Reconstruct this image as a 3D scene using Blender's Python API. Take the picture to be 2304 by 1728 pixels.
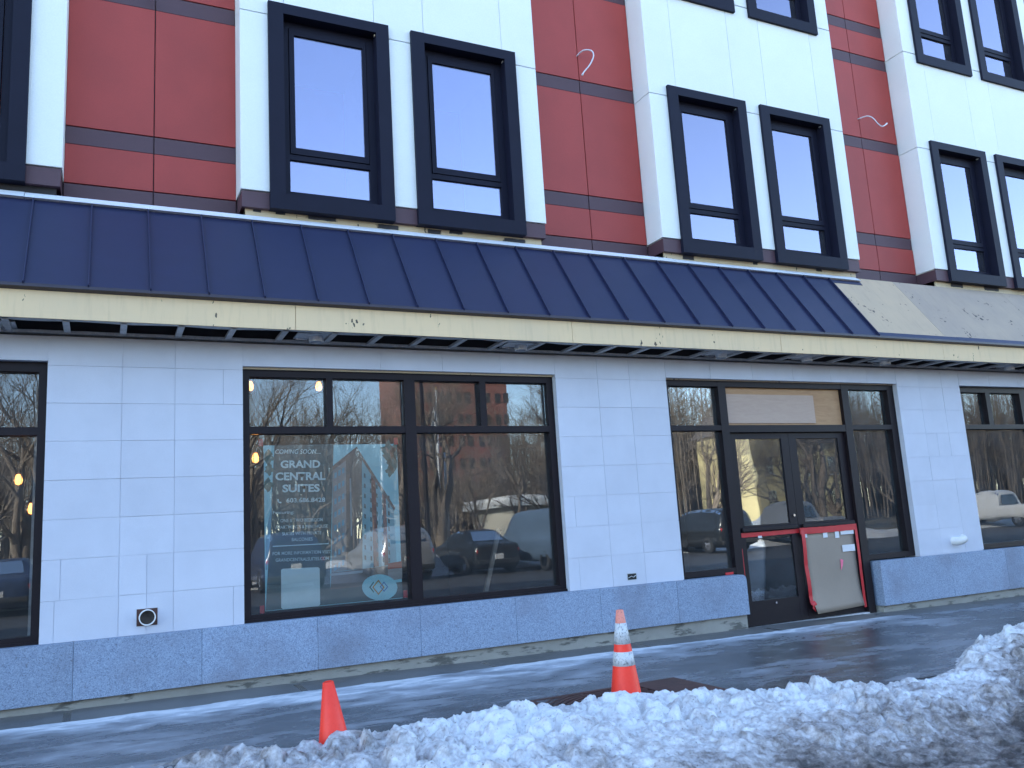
import bpy, bmesh, math, random
import numpy as np
from mathutils import Vector, Matrix, Euler

for o in list(bpy.data.objects):
    bpy.data.objects.remove(o)
sc = bpy.context.scene
COL = sc.collection
random.seed(7)
rng = np.random.default_rng(7)

# ------------------------------------------------------------------ camera, sky, sun, exposure
ZO = 1.36                       # camera height above the datum; everything below is measured from the lens
F_PX, IMG_W = 1896.3, 2304.0
YAW, PITCH, ROLL = math.radians(26.178), math.radians(9.645), math.radians(-3.500)
fw = Vector((math.sin(YAW) * math.cos(PITCH), math.cos(YAW) * math.cos(PITCH), math.sin(PITCH)))
rt0 = Vector((math.cos(YAW), -math.sin(YAW), 0))
up0 = rt0.cross(fw)
rt = math.cos(ROLL) * rt0 + math.sin(ROLL) * up0
up = -math.sin(ROLL) * rt0 + math.cos(ROLL) * up0
cd = bpy.data.cameras.new('camera')
cd.sensor_fit = 'HORIZONTAL'
cd.sensor_width = 36.0
cd.lens = 36.0 * F_PX / IMG_W
cd.clip_start = 0.05
cd.clip_end = 3000
cam = bpy.data.objects.new('camera', cd)
COL.objects.link(cam)
cam.matrix_world = Matrix(((rt.x, up.x, -fw.x, 0), (rt.y, up.y, -fw.y, -8.0), (rt.z, up.z, -fw.z, ZO), (0, 0, 0, 1)))
sc.camera = cam

SUN_EL, SUN_AZ = math.radians(30), math.radians(-66)     # azimuth measured from +Y (behind the building) towards +X
world = bpy.data.worlds.new('World')
sc.world = world
world.use_nodes = True
wn = world.node_tree
bg = wn.nodes['Background']
sky = wn.nodes.new('ShaderNodeTexSky')
sky.sky_type = 'NISHITA'
sky.sun_disc = False
sky.sun_elevation = SUN_EL
sky.sun_rotation = SUN_AZ
sky.air_density = 1.0
sky.dust_density = 0.15
sky.ozone_density = 1.0
sky.altitude = 1000
wn.links.new(sky.outputs['Color'], bg.inputs['Color'])
bg.inputs['Strength'].default_value = 0.15
sl = bpy.data.lights.new('sun', 'SUN')
sl.energy = 3.2
sl.angle = math.radians(0.53)
sl.color = (1.0, 0.93, 0.82)
sun = bpy.data.objects.new('sun', sl)
COL.objects.link(sun)
to_sun = Vector((math.sin(SUN_AZ) * math.cos(SUN_EL), math.cos(SUN_AZ) * math.cos(SUN_EL), math.sin(SUN_EL)))
sun.rotation_euler = to_sun.to_track_quat('Z', 'Y').to_euler()
sun.location = (0, 0, 30)
vs = sc.view_settings
vs.view_transform = 'Standard'
vs.look = 'None'
vs.gamma = 1.0
vs.use_curve_mapping = False
vs.exposure = 2.42
vs.use_white_balance = False
vs.white_balance_temperature = 7600
vs.white_balance_tint = 10
sc.cycles.max_bounces = 8
sc.cycles.glossy_bounces = 4
sc.cycles.transparent_max_bounces = 12
sc.cycles.use_denoising = True
sc.cycles.caustics_reflective = False
sc.cycles.caustics_refractive = False

# ------------------------------------------------------------------ materials
MATS = {}


def nodes_of(m):
    m.use_nodes = True
    return m.node_tree.nodes, m.node_tree.links, m.node_tree.nodes['Principled BSDF']


def ramp(nt, fac, stops):
    r = nt.nodes.new('ShaderNodeValToRGB')
    els = r.color_ramp.elements
    while len(els) < len(stops):
        els.new(0.5)
    for e, (p, c) in zip(els, stops):
        e.position = p
        e.color = tuple(c) + (1,) if len(c) == 3 else c
    nt.links.new(fac, r.inputs[0])
    return r.outputs['Color']


def noise(nt, vec, scale, detail=4, rough=0.55, dist=0.0):
    n = nt.nodes.new('ShaderNodeTexNoise')
    n.inputs['Scale'].default_value = scale
    n.inputs['Detail'].default_value = detail
    n.inputs['Roughness'].default_value = rough
    n.inputs['Distortion'].default_value = dist
    nt.links.new(vec, n.inputs['Vector'])
    return n.outputs['Fac']


def mixc(nt, fac, a, b, mode='MIX'):
    n = nt.nodes.new('ShaderNodeMix')
    n.data_type = 'RGBA'
    n.blend_type = mode
    for s, v in ((n.inputs[0], fac), (n.inputs[6], a), (n.inputs[7], b)):
        if hasattr(v, 'links'):
            nt.links.new(v, s)
        elif isinstance(v, (int, float)):
            s.default_value = v
        else:
            s.default_value = tuple(v) + (1,)
    return n.outputs[2]


def math_n(nt, op, a, b=0.0, clamp=False):
    n = nt.nodes.new('ShaderNodeMath')
    n.operation = op
    n.use_clamp = clamp
    for s, v in ((n.inputs[0], a), (n.inputs[1], b)):
        if hasattr(v, 'links'):
            nt.links.new(v, s)
        else:
            s.default_value = v
    return n.outputs[0]


def pos(nt):
    return nt.nodes.new('ShaderNodeNewGeometry').outputs['Position']


def bump(nt, b, h, strength, dist=0.01):
    n = nt.nodes.new('ShaderNodeBump')
    n.inputs['Strength'].default_value = strength
    n.inputs['Distance'].default_value = dist
    nt.links.new(h, n.inputs['Height'])
    nt.links.new(n.outputs['Normal'], b.inputs['Normal'])


def M(name, col, rough=0.6, var=0.12, scale=3.0, piece=0.05, fine=0.0, fscale=150.0, bmp=0.0, bscale=120.0, metal=0.0, spec=0.5, dirt=0.0):
    """surface with broad mottling, a per-piece tint, fine grain and a little relief"""
    if name in MATS:
        return MATS[name]
    m = bpy.data.materials.new(name)
    ns, ln, b = nodes_of(m)
    nt = m.node_tree
    p = pos(nt)
    c = Vector(col)
    f = noise(nt, p, scale, 6)
    out = ramp(nt, f, [(0.25, c * (1 - var)), (0.75, c * (1 + var))])
    if piece:
        oi = ns.new('ShaderNodeObjectInfo')
        v = math_n(nt, 'MULTIPLY_ADD', oi.outputs['Random'], 2 * piece)
        v.node.inputs[2].default_value = 1 - piece
        out = mixc(nt, 1.0, out, v, 'MULTIPLY')
    if fine:
        f2 = noise(nt, p, fscale, 2)
        out = mixc(nt, 1.0, out, ramp(nt, f2, [(0.3, (1 - fine,) * 3), (0.7, (1 + fine,) * 3)]), 'MULTIPLY')
    if dirt:
        f3 = noise(nt, p, 1.7, 8, 0.7)
        out = mixc(nt, ramp(nt, f3, [(0.5, (0, 0, 0)), (0.8, (dirt,) * 3)]), out, c * 0.45)
    ln.new(out, b.inputs['Base Color'])
    b.inputs['Roughness'].default_value = rough
    b.inputs['Metallic'].default_value = metal
    b.inputs['Specular IOR Level'].default_value = spec
    if bmp:
        bump(nt, b, noise(nt, p, bscale, 3), bmp)
    MATS[name] = m
    return m


M('white_panel', (0.80, 0.82, 0.785), 0.62, 0.025, 2.0, 0.015, 0.03, 90, 0.10, 260)
M('stone', (0.585, 0.60, 0.655), 0.75, 0.05, 2.5, 0.03, 0.035, 240, 0.12, 200, dirt=0.10)
M('red_panel', (0.37, 0.047, 0.036), 0.6, 0.09, 2.0, 0.03, 0.08, 220, 0.12, 300)
M('brown_panel', (0.085, 0.042, 0.052), 0.6, 0.06, 3.0, 0.03, 0.08, 220, 0.1, 300)
M('frame_dark', (0.012, 0.0075, 0.0095), 0.5, 0.12, 4.0, 0.0, 0.1, 200, spec=0.25)
M('trim_dark', (0.0085, 0.0092, 0.022), 0.6, 0.10, 4.0, 0.04, 0.1, 240, 0.06, 300, spec=0.2)
M('roof_metal', (0.0125, 0.0155, 0.050), 0.45, 0.07, 5.0, 0.03, 0.08, 300, 0.03, 60)
M('drip_metal', (0.030, 0.024, 0.040), 0.45, 0.1, 5.0, 0.0)
M('flashing', (0.70, 0.72, 0.75), 0.35, 0.04, 6.0, 0.02)
M('galvanised', (0.50, 0.50, 0.50), 0.5, 0.18, 12.0, 0.08, 0.1, 60)
M('zinc', (0.66, 0.68, 0.70), 0.4, 0.12, 12.0, 0.05, metal=0.2)
M('void_dark', (0.035, 0.032, 0.034), 0.9, 0.3, 3.0, 0.0)
M('concrete', (0.36, 0.34, 0.30), 0.85, 0.25, 4.0, 0.0, 0.12, 120, 0.3, 60, dirt=0.5)
M('mortar', (0.58, 0.595, 0.65), 0.9, 0.08, 6.0, 0.0)
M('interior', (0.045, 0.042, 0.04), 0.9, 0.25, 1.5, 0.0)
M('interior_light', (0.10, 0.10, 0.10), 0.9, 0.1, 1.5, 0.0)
M('pvc', (0.74, 0.73, 0.70), 0.4, 0.05, 6.0, 0.0)
M('black_box', (0.012, 0.014, 0.013), 0.7, 0.2, 20, 0.0)
M('cardboard', (0.315, 0.25, 0.19), 0.85, 0.06, 3.0, 0.0, 0.05, 120)
M('white_tape', (0.66, 0.66, 0.66), 0.5, 0.04, 8, 0.03)
M('red_tape', (0.52, 0.018, 0.022), 0.45, 0.12, 7, 0.04)
M('pink_tape', (0.85, 0.16, 0.26), 0.5, 0.05, 7, 0.0)
M('rust_iron', (0.075, 0.034, 0.026), 0.8, 0.35, 9, 0.04, 0.2, 150, 0.3, 90)
M('rubber', (0.02, 0.02, 0.021), 0.8, 0.15, 9, 0.0)
M('chrome', (0.6, 0.6, 0.62), 0.2, 0.05, 9, 0.0, metal=1.0)
M('asphalt', (0.05, 0.05, 0.054), 0.6, 0.25, 0.8, 0.0, 0.2, 80, 0.3, 90)
M('wire_white', (0.70, 0.70, 0.74), 0.5, 0.08, 10, 0.03)
M('pipe_dark', (0.05, 0.042, 0.035), 0.9, 0.3, 20, 0.0)
M('wood_board', (0.36, 0.30, 0.24), 0.8, 0.15, 6, 0.05)


def special_materials():
    # --- granite: crystalline salt and pepper with damp stains
    m = bpy.data.materials.new('granite'); MATS['granite'] = m
    ns, ln, b = nodes_of(m); nt = m.node_tree; p = pos(nt)
    v = ns.new('ShaderNodeTexVoronoi'); v.inputs['Scale'].default_value = 150
    ln.new(p, v.inputs['Vector'])
    sep = ns.new('ShaderNodeSeparateColor'); ln.new(v.outputs['Color'], sep.inputs[0])
    c1 = ramp(nt, sep.outputs[0], [(0.0, (0.14, 0.185, 0.26)), (0.3, (0.235, 0.295, 0.395)), (0.7, (0.27, 0.34, 0.45)), (1.0, (0.33, 0.41, 0.52))])
    n2 = noise(nt, p, 38, 3, 0.7)
    c2 = mixc(nt, ramp(nt, n2, [(0.60, (0, 0, 0)), (0.72, (0.75, 0.75, 0.75))]), c1, (0.12, 0.125, 0.15))
    n3 = noise(nt, p, 1.6, 5, 0.6)
    c3 = mixc(nt, ramp(nt, n3, [(0.48, (0, 0, 0)), (0.70, (0.55, 0.55, 0.55))]), c2, (0.165, 0.17, 0.21))
    oi = ns.new('ShaderNodeObjectInfo')
    tv = math_n(nt, 'MULTIPLY_ADD', oi.outputs['Random'], 0.16); tv.node.inputs[2].default_value = 0.92
    ln.new(mixc(nt, 1.0, c3, tv, 'MULTIPLY'), b.inputs['Base Color'])
    b.inputs['Roughness'].default_value = 0.7
    bump(nt, b, sep.outputs[1], 0.25, 0.004)
    # --- fascia sheathing: pale yellow board with black specks and drips
    for nm, ca, cb, spots in (('fascia_board', (0.82, 0.595, 0.335), (0.75, 0.56, 0.335), 0.80), ('sheathing_yellow', (0.66, 0.52, 0.32), (0.58, 0.47, 0.32), 0.78), ('sheathing_tan', (0.54, 0.395, 0.25), (0.47, 0.35, 0.235), 0.77), ('sheathing_grey', (0.35, 0.275, 0.215), (0.43, 0.33, 0.235), 0.76)):
        m = bpy.data.materials.new(nm); MATS[nm] = m
        ns, ln, b = nodes_of(m); nt = m.node_tree; p = pos(nt)
        c = ramp(nt, noise(nt, p, 1.4, 6, 0.65), [(0.3, ca), (0.7, cb)])
        mp = ns.new('ShaderNodeMapping'); mp.inputs['Scale'].default_value = (22, 6, 2.2); ln.new(p, mp.inputs['Vector'])
        st = noise(nt, mp.outputs[0], 1.0, 4, 0.6)
        c = mixc(nt, ramp(nt, st, [(0.52, (0, 0, 0)), (0.8, (0.28, 0.28, 0.28))]), c, Vector(cb) * 0.55)
        mp2 = ns.new('ShaderNodeMapping'); mp2.inputs['Scale'].default_value = (1.0, 1.0, 0.55); ln.new(p, mp2.inputs['Vector'])
        sp = math_n(nt, 'MULTIPLY', noise(nt, mp2.outputs[0], 26, 2, 0.5), noise(nt, p, 2.6, 2, 0.5))
        sp = math_n(nt, 'MULTIPLY', sp, 2.05)
        c = mixc(nt, ramp(nt, sp, [(spots + 0.07, (0, 0, 0)), (spots + 0.10, (0.9, 0.9, 0.9))]), c, (0.02, 0.02, 0.025))
        ln.new(c, b.inputs['Base Color'])
        b.inputs['Roughness'].default_value = 0.8
        bump(nt, b, noise(nt, p, 150, 3), 0.08)
    # --- plywood
    for nm, ca, cb in (('plywood', (0.50, 0.30, 0.15), (0.40, 0.22, 0.11)), ('plywood_pale', (0.52, 0.38, 0.29), (0.47, 0.335, 0.255))):
        m = bpy.data.materials.new(nm); MATS[nm] = m
        ns, ln, b = nodes_of(m); nt = m.node_tree; p = pos(nt)
        mp = ns.new('ShaderNodeMapping'); mp.inputs['Scale'].default_value = (1.6, 1, 9); ln.new(p, mp.inputs['Vector'])
        f = noise(nt, mp.outputs[0], 2.2, 5, 0.6, 1.6)
        ln.new(ramp(nt, f, [(0.3, ca), (0.7, cb)]), b.inputs['Base Color'])
        b.inputs['Roughness'].default_value = 0.75
    # --- glass: thin pane, part mirror part see-through, slightly wavy
    for nm, base, tint, refl in (('glass_shop', 0.032, (0.975, 0.99, 0.985), (0.92, 0.97, 1.0)), ('glass_upper', 0.25, (0.70, 0.76, 0.82), (0.84, 0.80, 1.0)), ('glass_far', 0.12, (0.5, 0.55, 0.6), (0.9, 0.95, 1.0))):
        m = bpy.data.materials.new(nm); MATS[nm] = m
        m.use_nodes = True
        nt = m.node_tree; ns = nt.nodes; ln = nt.links
        for n in list(ns):
            if n.type == 'BSDF_PRINCIPLED':
                ns.remove(n)
        out = [n for n in ns if n.type == 'OUTPUT_MATERIAL'][0]
        tr = ns.new('ShaderNodeBsdfTransparent'); tr.inputs[0].default_value = tint + (1,)
        gl = ns.new('ShaderNodeBsdfGlossy'); gl.inputs['Color'].default_value = refl + (1,); gl.inputs['Roughness'].default_value = 0.0
        fr = ns.new('ShaderNodeFresnel'); fr.inputs['IOR'].default_value = 1.5
        fac = math_n(nt, 'ADD', fr.outputs[0], base, True)
        bp = ns.new('ShaderNodeBump'); bp.inputs['Strength'].default_value = 0.02; bp.inputs['Distance'].default_value = 0.02
        ln.new(noise(nt, pos(nt), 2.2, 1, 0.4), bp.inputs['Height'])
        ln.new(bp.outputs[0], gl.inputs['Normal'])
        mx = ns.new('ShaderNodeMixShader')
        ln.new(fac, mx.inputs[0]); ln.new(tr.outputs[0], mx.inputs[1]); ln.new(gl.outputs[0], mx.inputs[2])
        df = ns.new('ShaderNodeBsdfDiffuse'); df.inputs[0].default_value = (0.75, 0.76, 0.77, 1)          # builders' dust film, put in as pale haze lightening the dark reflections
        dm = ns.new('ShaderNodeMixShader')
        ln.new(ramp(nt, noise(nt, pos(nt), 3.5, 7, 0.65), [(0.3, (0.008,) * 3), (0.75, (0.036,) * 3)]), dm.inputs[0])
        ln.new(mx.outputs[0], dm.inputs[1]); ln.new(df.outputs[0], dm.inputs[2])
        ln.new(dm.outputs[0], out.inputs['Surface'])
    # --- snow with dirt carried by a vertex attribute and by its own speckle
    m = bpy.data.materials.new('snow'); MATS['snow'] = m
    ns, ln, b = nodes_of(m); nt = m.node_tree; p = pos(nt)
    at = ns.new('ShaderNodeAttribute'); at.attribute_name = 'dirt'
    n1 = noise(nt, p, 15, 8, 0.7, 0.0)
    n2 = noise(nt, p, 60, 3, 0.6)
    d = math_n(nt, 'ADD', math_n(nt, 'MULTIPLY', math_n(nt, 'SUBTRACT', n1, 0.5), 1.6), at.outputs['Fac'])
    c = ramp(nt, d, [(0.05, (0.74, 0.76, 0.76)), (0.32, (0.50, 0.49, 0.49)), (0.60, (0.25, 0.225, 0.21)), (0.92, (0.065, 0.058, 0.054))])
    c = mixc(nt, ramp(nt, n2, [(0.66, (0, 0, 0)), (0.70, (0.75, 0.75, 0.75))]), c, (0.10, 0.075, 0.06))
    ln.new(c, b.inputs['Base Color'])
    b.inputs['Roughness'].default_value = 0.55
    b.inputs['Specular IOR Level'].default_value = 0.35
    b.inputs['Subsurface Weight'].default_value = 0.12
    b.inputs['Subsurface Radius'].default_value = (0.03, 0.04, 0.05)
    b.inputs['Subsurface Scale'].default_value = 0.3
    bump(nt, b, math_n(nt, 'ADD', noise(nt, p, 45, 5, 0.7), math_n(nt, 'MULTIPLY', n1, 0.8)), 0.5, 0.02)
    # --- thin ice and trodden snow on the pavement, attribute = thickness
    m = bpy.data.materials.new('ice'); MATS['ice'] = m
    ns, ln, b = nodes_of(m); nt = m.node_tree; p = pos(nt)
    at = ns.new('ShaderNodeAttribute'); at.attribute_name = 'thick'
    mp = ns.new('ShaderNodeMapping'); mp.inputs['Scale'].default_value = (0.75, 2.0, 1); mp.inputs['Rotation'].default_value = (0, 0, -0.1); ln.new(p, mp.inputs['Vector'])
    n1 = noise(nt, mp.outputs[0], 3.2, 8, 0.65, 0.5)
    d = math_n(nt, 'ADD', math_n(nt, 'MULTIPLY', math_n(nt, 'SUBTRACT', n1, 0.5), 1.7), at.outputs['Fac'])
    c = ramp(nt, d, [(0.0, (0.075, 0.073, 0.072)), (0.30, (0.13, 0.132, 0.138)), (0.58, (0.26, 0.275, 0.30)), (0.85, (0.46, 0.49, 0.53)), (1.0, (0.66, 0.68, 0.70))])
    n2 = noise(nt, p, 70, 3, 0.6)
    c = mixc(nt, ramp(nt, n2, [(0.68, (0, 0, 0)), (0.73, (0.5, 0.5, 0.5))]), c, (0.07, 0.06, 0.055))
    ln.new(c, b.inputs['Base Color'])
    rr = ramp(nt, d, [(0.1, (0.14,) * 3), (0.7, (0.55,) * 3)])
    ln.new(rr, b.inputs['Roughness'])
    bump(nt, b, math_n(nt, 'ADD', noise(nt, p, 30, 6, 0.7), n1), 0.35, 0.015)
    # --- wet pavement
    m = bpy.data.materials.new('pavement'); MATS['pavement'] = m
    ns, ln, b = nodes_of(m); nt = m.node_tree; p = pos(nt)
    n1 = noise(nt, p, 1.3, 7, 0.65)
    c = ramp(nt, n1, [(0.35, (0.10, 0.098, 0.094)), (0.65, (0.17, 0.165, 0.155))])
    ln.new(c, b.inputs['Base Color'])
    ln.new(ramp(nt, n1, [(0.35, (0.3,) * 3), (0.65, (0.7,) * 3)]), b.inputs['Roughness'])
    bump(nt, b, noise(nt, p, 120, 4), 0.25, 0.006)
    # --- foundation: raw concrete with a damp dark tide line
    m = bpy.data.materials.new('foundation'); MATS['foundation'] = m
    ns, ln, b = nodes_of(m); nt = m.node_tree; p = pos(nt)
    n1 = noise(nt, p, 2.2, 7, 0.7)
    mp = ns.new('ShaderNodeMapping'); mp.inputs['Scale'].default_value = (1.4, 1, 6); ln.new(p, mp.inputs['Vector'])
    n2 = noise(nt, mp.outputs[0], 2.0, 6, 0.65)
    c = ramp(nt, n1, [(0.3, (0.36, 0.345, 0.30)), (0.7, (0.27, 0.255, 0.22))])
    c = mixc(nt, ramp(nt, n2, [(0.53, (0, 0, 0)), (0.6, (1, 1, 1))]), c, (0.12, 0.115, 0.10))
    ln.new(c, b.inputs['Base Color']); b.inputs['Roughness'].default_value = 0.85
    bump(nt, b, noise(nt, p, 80, 4), 0.35, 0.01)
    # --- orange cone plastic, scuffed reflective collar
    m = bpy.data.materials.new('cone_orange'); MATS['cone_orange'] = m
    ns, ln, b = nodes_of(m); nt = m.node_tree; p = pos(nt)
    n1 = noise(nt, p, 60, 5, 0.7)
    ln.new(ramp(nt, n1, [(0.26, (0.6, 0.03, 0.015)), (0.38, (0.97, 0.042, 0.018)), (0.8, (1.0, 0.055, 0.026))]), b.inputs['Base Color'])
    b.inputs['Roughness'].default_value = 0.5
    m = bpy.data.materials.new('cone_faded'); MATS['cone_faded'] = m
    ns, ln, b = nodes_of(m); nt = m.node_tree; p = pos(nt)
    ln.new(ramp(nt, noise(nt, p, 70, 5, 0.7), [(0.3, (0.45, 0.13, 0.09)), (0.45, (0.80, 0.27, 0.19))]), b.inputs['Base Color'])
    b.inputs['Roughness'].default_value = 0.6
    m = bpy.data.materials.new('cone_collar'); MATS['cone_collar'] = m
    ns, ln, b = nodes_of(m); nt = m.node_tree; p = pos(nt)
    ln.new(ramp(nt, noise(nt, p, 55, 6, 0.75), [(0.36, (0.16, 0.16, 0.16)), (0.47, (0.58, 0.59, 0.58)), (0.8, (0.68, 0.69, 0.69))]), b.inputs['Base Color'])
    b.inputs['Roughness'].default_value = 0.45
    # --- black sealant smear fading out at its edge
    m = bpy.data.materials.new('sealant'); MATS['sealant'] = m
    ns, ln, b = nodes_of(m); nt = m.node_tree
    tc = ns.new('ShaderNodeTexCoord')
    g = ns.new('ShaderNodeVectorMath'); g.operation = 'LENGTH'
    ln.new(tc.outputs['Object'], g.inputs[0])
    at = ns.new('ShaderNodeAttribute'); at.attribute_name = 'edge'
    a = math_n(nt, 'ADD', at.outputs['Fac'], math_n(nt, 'MULTIPLY', math_n(nt, 'SUBTRACT', noise(nt, pos(nt), 14, 5, 0.7), 0.5), 1.5))
    ln.new(ramp(nt, a, [(0.35, (0, 0, 0)), (0.65, (1, 1, 1))]), b.inputs['Alpha'])
    b.inputs['Base Color'].default_value = (0.035, 0.034, 0.042, 1)
    b.inputs['Roughness'].default_value = 0.7
    # --- lit bulb
    m = bpy.data.materials.new('bulb_lit'); MATS['bulb_lit'] = m
    ns, ln, b = nodes_of(m)
    b.inputs['Emission Color'].default_value = (1.0, 0.36, 0.08, 1); b.inputs['Emission Strength'].default_value = 0.9
    # --- bark, brick and snow far off
    M('bark', (0.22, 0.175, 0.135), 0.9, 0.3, 5, 0.08, 0.2, 60)
    M('bark_pale', (0.30, 0.27, 0.22), 0.9, 0.3, 5, 0.05, 0.2, 60)
    M('park_grass', (0.14, 0.12, 0.085), 0.95, 0.5, 0.25, 0.0, 0.3, 3)
    M('snow_far', (0.78, 0.79, 0.80), 0.7, 0.12, 0.8, 0.0, 0.1, 20, 0.5, 4)
    m = bpy.data.materials.new('brick'); MATS['brick'] = m
    ns, ln, b = nodes_of(m); nt = m.node_tree
    br = ns.new('ShaderNodeTexBrick'); br.inputs['Scale'].default_value = 4.0
    br.inputs['Color1'].default_value = (0.30, 0.095, 0.065, 1); br.inputs['Color2'].default_value = (0.25, 0.075, 0.05, 1); br.inputs['Mortar'].default_value = (0.3, 0.2, 0.17, 1)
    mp = ns.new('ShaderNodeMapping'); mp.inputs['Rotation'].default_value = (math.pi / 2, 0, 0); ln.new(pos(nt), mp.inputs['Vector']); ln.new(mp.outputs[0], br.inputs['Vector'])
    ln.new(br.outputs['Color'], b.inputs['Base Color']); b.inputs['Roughness'].default_value = 0.9


special_materials()


def mat(n):
    return MATS[n]


# ------------------------------------------------------------------ object helpers (parents only translate)
WLOC = {}


def tag(o, label=None, cat=None, group=None, kind=None):
    if label: o['label'] = label
    if cat: o['category'] = cat
    if group: o['group'] = group
    if kind: o['kind'] = kind
    return o


def empty(name, loc, parent=None):
    o = bpy.data.objects.new(name, None)
    o.empty_display_size = 0.2
    COL.objects.link(o)
    WLOC[o] = Vector(loc)
    if parent:
        o.parent = parent
        o.location = Vector(loc) - WLOC[parent]
    else:
        o.location = loc
    return o


def put(name, me, parent=None, loc=(0, 0, 0), local=False):
    o = bpy.data.objects.new(name, me)
    COL.objects.link(o)
    loc = Vector(loc)
    if parent:
        o.parent = parent
        o.location = loc if local else loc - WLOC.get(parent, Vector())
        WLOC[o] = loc if not local else WLOC.get(parent, Vector()) + loc
    else:
        o.location = loc
        WLOC[o] = loc
    return o


BOXES = {}


def box_mesh(dx, dy, dz, m, bev):
    k = (round(dx, 4), round(dy, 4), round(dz, 4), m, bev)
    if k in BOXES:
        return BOXES[k]
    bm = bmesh.new()
    bmesh.ops.create_cube(bm, size=1.0)
    bmesh.ops.scale(bm, vec=(dx, dy, dz), verts=bm.verts)
    if bev:
        bmesh.ops.bevel(bm, geom=list(bm.edges), offset=bev, segments=1, affect='EDGES', profile=0.5)
    me = bpy.data.meshes.new('box')
    bm.to_mesh(me); bm.free()
    me.materials.append(mat(m))
    BOXES[k] = me
    return me


def box(name, x0, x1, y0, y1, z0, z1, m, parent=None, bev=0.0, local=False):
    me = box_mesh(x1 - x0, y1 - y0, z1 - z0, m, bev)
    return put(name, me, parent, ((x0 + x1) / 2, (y0 + y1) / 2, (z0 + z1) / 2), local)


class MB:
    def __init__(s):
        s.v = []; s.f = []; s.smooth = False

    def add(s, vs, fs):
        n = len(s.v); s.v += [tuple(v) for v in vs]; s.f += [tuple(i + n for i in f) for f in fs]
        return s

    def box(s, x0, x1, y0, y1, z0, z1):
        return s.add([(x, y, z) for z in (z0, z1) for y in (y0, y1) for x in (x0, x1)],
                     [(0, 2, 3, 1), (4, 5, 7, 6), (0, 1, 5, 4), (2, 6, 7, 3), (0, 4, 6, 2), (1, 3, 7, 5)])

    def prism_x(s, prof, x0, x1):
        """closed (y,z) profile swept along x"""
        n = len(prof)
        s.add([(x0, y, z) for y, z in prof] + [(x1, y, z) for y, z in prof],
              [tuple(range(n)), tuple(range(2 * n - 1, n - 1, -1))] + [(i, i + n, (i + 1) % n + n, (i + 1) % n) for i in range(n)])
        return s

    def prism_y(s, poly, y0, y1):
        n = len(poly)
        s.add([(x, y0, z) for x, z in poly] + [(x, y1, z) for x, z in poly],
              [tuple(range(n)), tuple(range(2 * n - 1, n - 1, -1))] + [(i, i + n, (i + 1) % n + n, (i + 1) % n) for i in range(n)])
        return s

    def tube(s, pts, r, n=8, caps=True):
        pts = [Vector(p) for p in pts]
        rs = r if isinstance(r, (list, tuple)) else [r] * len(pts)
        base = len(s.v); prev = None
        for i, p in enumerate(pts):
            t = (pts[min(i + 1, len(pts) - 1)] - pts[max(i - 1, 0)]).normalized()
            if prev is None:
                a = t.orthogonal().normalized()
            else:
                a = (prev - t * prev.dot(t)).normalized()
            prev = a; bb = t.cross(a)
            for k in range(n):
                w = 2 * math.pi * k / n
                s.v.append(tuple(p + (a * math.cos(w) + bb * math.sin(w)) * rs[i]))
        for i in range(len(pts) - 1):
            for k in range(n):
                q = base + i * n
                s.f.append((q + k, q + (k + 1) % n, q + n + (k + 1) % n, q + n + k))
        if caps:
            s.f.append(tuple(base + k for k in reversed(range(n))))
            q = base + (len(pts) - 1) * n
            s.f.append(tuple(q + k for k in range(n)))
        return s

    def lathe(s, prof, n=32, c=(0, 0, 0)):
        base = len(s.v)
        for r, z in prof:
            for k in range(n):
                w = 2 * math.pi * k / n
                s.v.append((c[0] + r * math.cos(w), c[1] + r * math.sin(w), c[2] + z))
        for i in range(len(prof) - 1):
            for k in range(n):
                q = base + i * n
                s.f.append((q + k, q + (k + 1) % n, q + n + (k + 1) % n, q + n + k))
        return s

    def mesh(s, name, m, org=(0, 0, 0), fix=True):
        me = bpy.data.meshes.new(name)
        o = Vector(org)
        me.from_pydata([tuple(Vector(v) - o) for v in s.v], [], s.f)
        if fix:
            bm = bmesh.new(); bm.from_mesh(me)
            bmesh.ops.recalc_face_normals(bm, faces=bm.faces)
            bm.to_mesh(me); bm.free()
        if s.smooth:
            me.polygons.foreach_set('use_smooth', [True] * len(me.polygons))
        me.materials.append(mat(m))
        return me

    def build(s, name, m, parent=None, local=False):
        a = np.array(s.v); lo, hi = a.min(0), a.max(0)
        org = ((lo[0] + hi[0]) / 2, (lo[1] + hi[1]) / 2, lo[2])
        return put(name, s.mesh(name, m, org), parent, org, local)


def grid_object(name, X, Y, Zs, m, attrs, smooth=True):
    """height field on the grid X (nx) x Y (ny)"""
    nx, ny = len(X), len(Y)
    gx, gy = np.meshgrid(X, Y, indexing='ij')
    co = np.stack([gx, gy, Zs], -1).reshape(-1, 3)
    i = np.arange(nx * ny).reshape(nx, ny)
    q = np.stack([i[:-1, :-1], i[1:, :-1], i[1:, 1:], i[:-1, 1:]], -1).reshape(-1, 4)
    me = bpy.data.meshes.new(name)
    me.vertices.add(len(co)); me.vertices.foreach_set('co', co.ravel())
    me.loops.add(q.size); me.loops.foreach_set('vertex_index', q.ravel())
    me.polygons.add(len(q)); me.polygons.foreach_set('loop_start', np.arange(0, q.size, 4)); me.polygons.foreach_set('loop_total', np.full(len(q), 4))
    me.update(calc_edges=True)
    me.polygons.foreach_set('use_smooth', np.full(len(q), smooth))
    for k, a in attrs.items():
        at = me.attributes.new(k, 'FLOAT', 'POINT'); at.data.foreach_set('value', a.ravel().astype(np.float32))
    me.materials.append(mat(m))
    return put(name, me)


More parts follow.
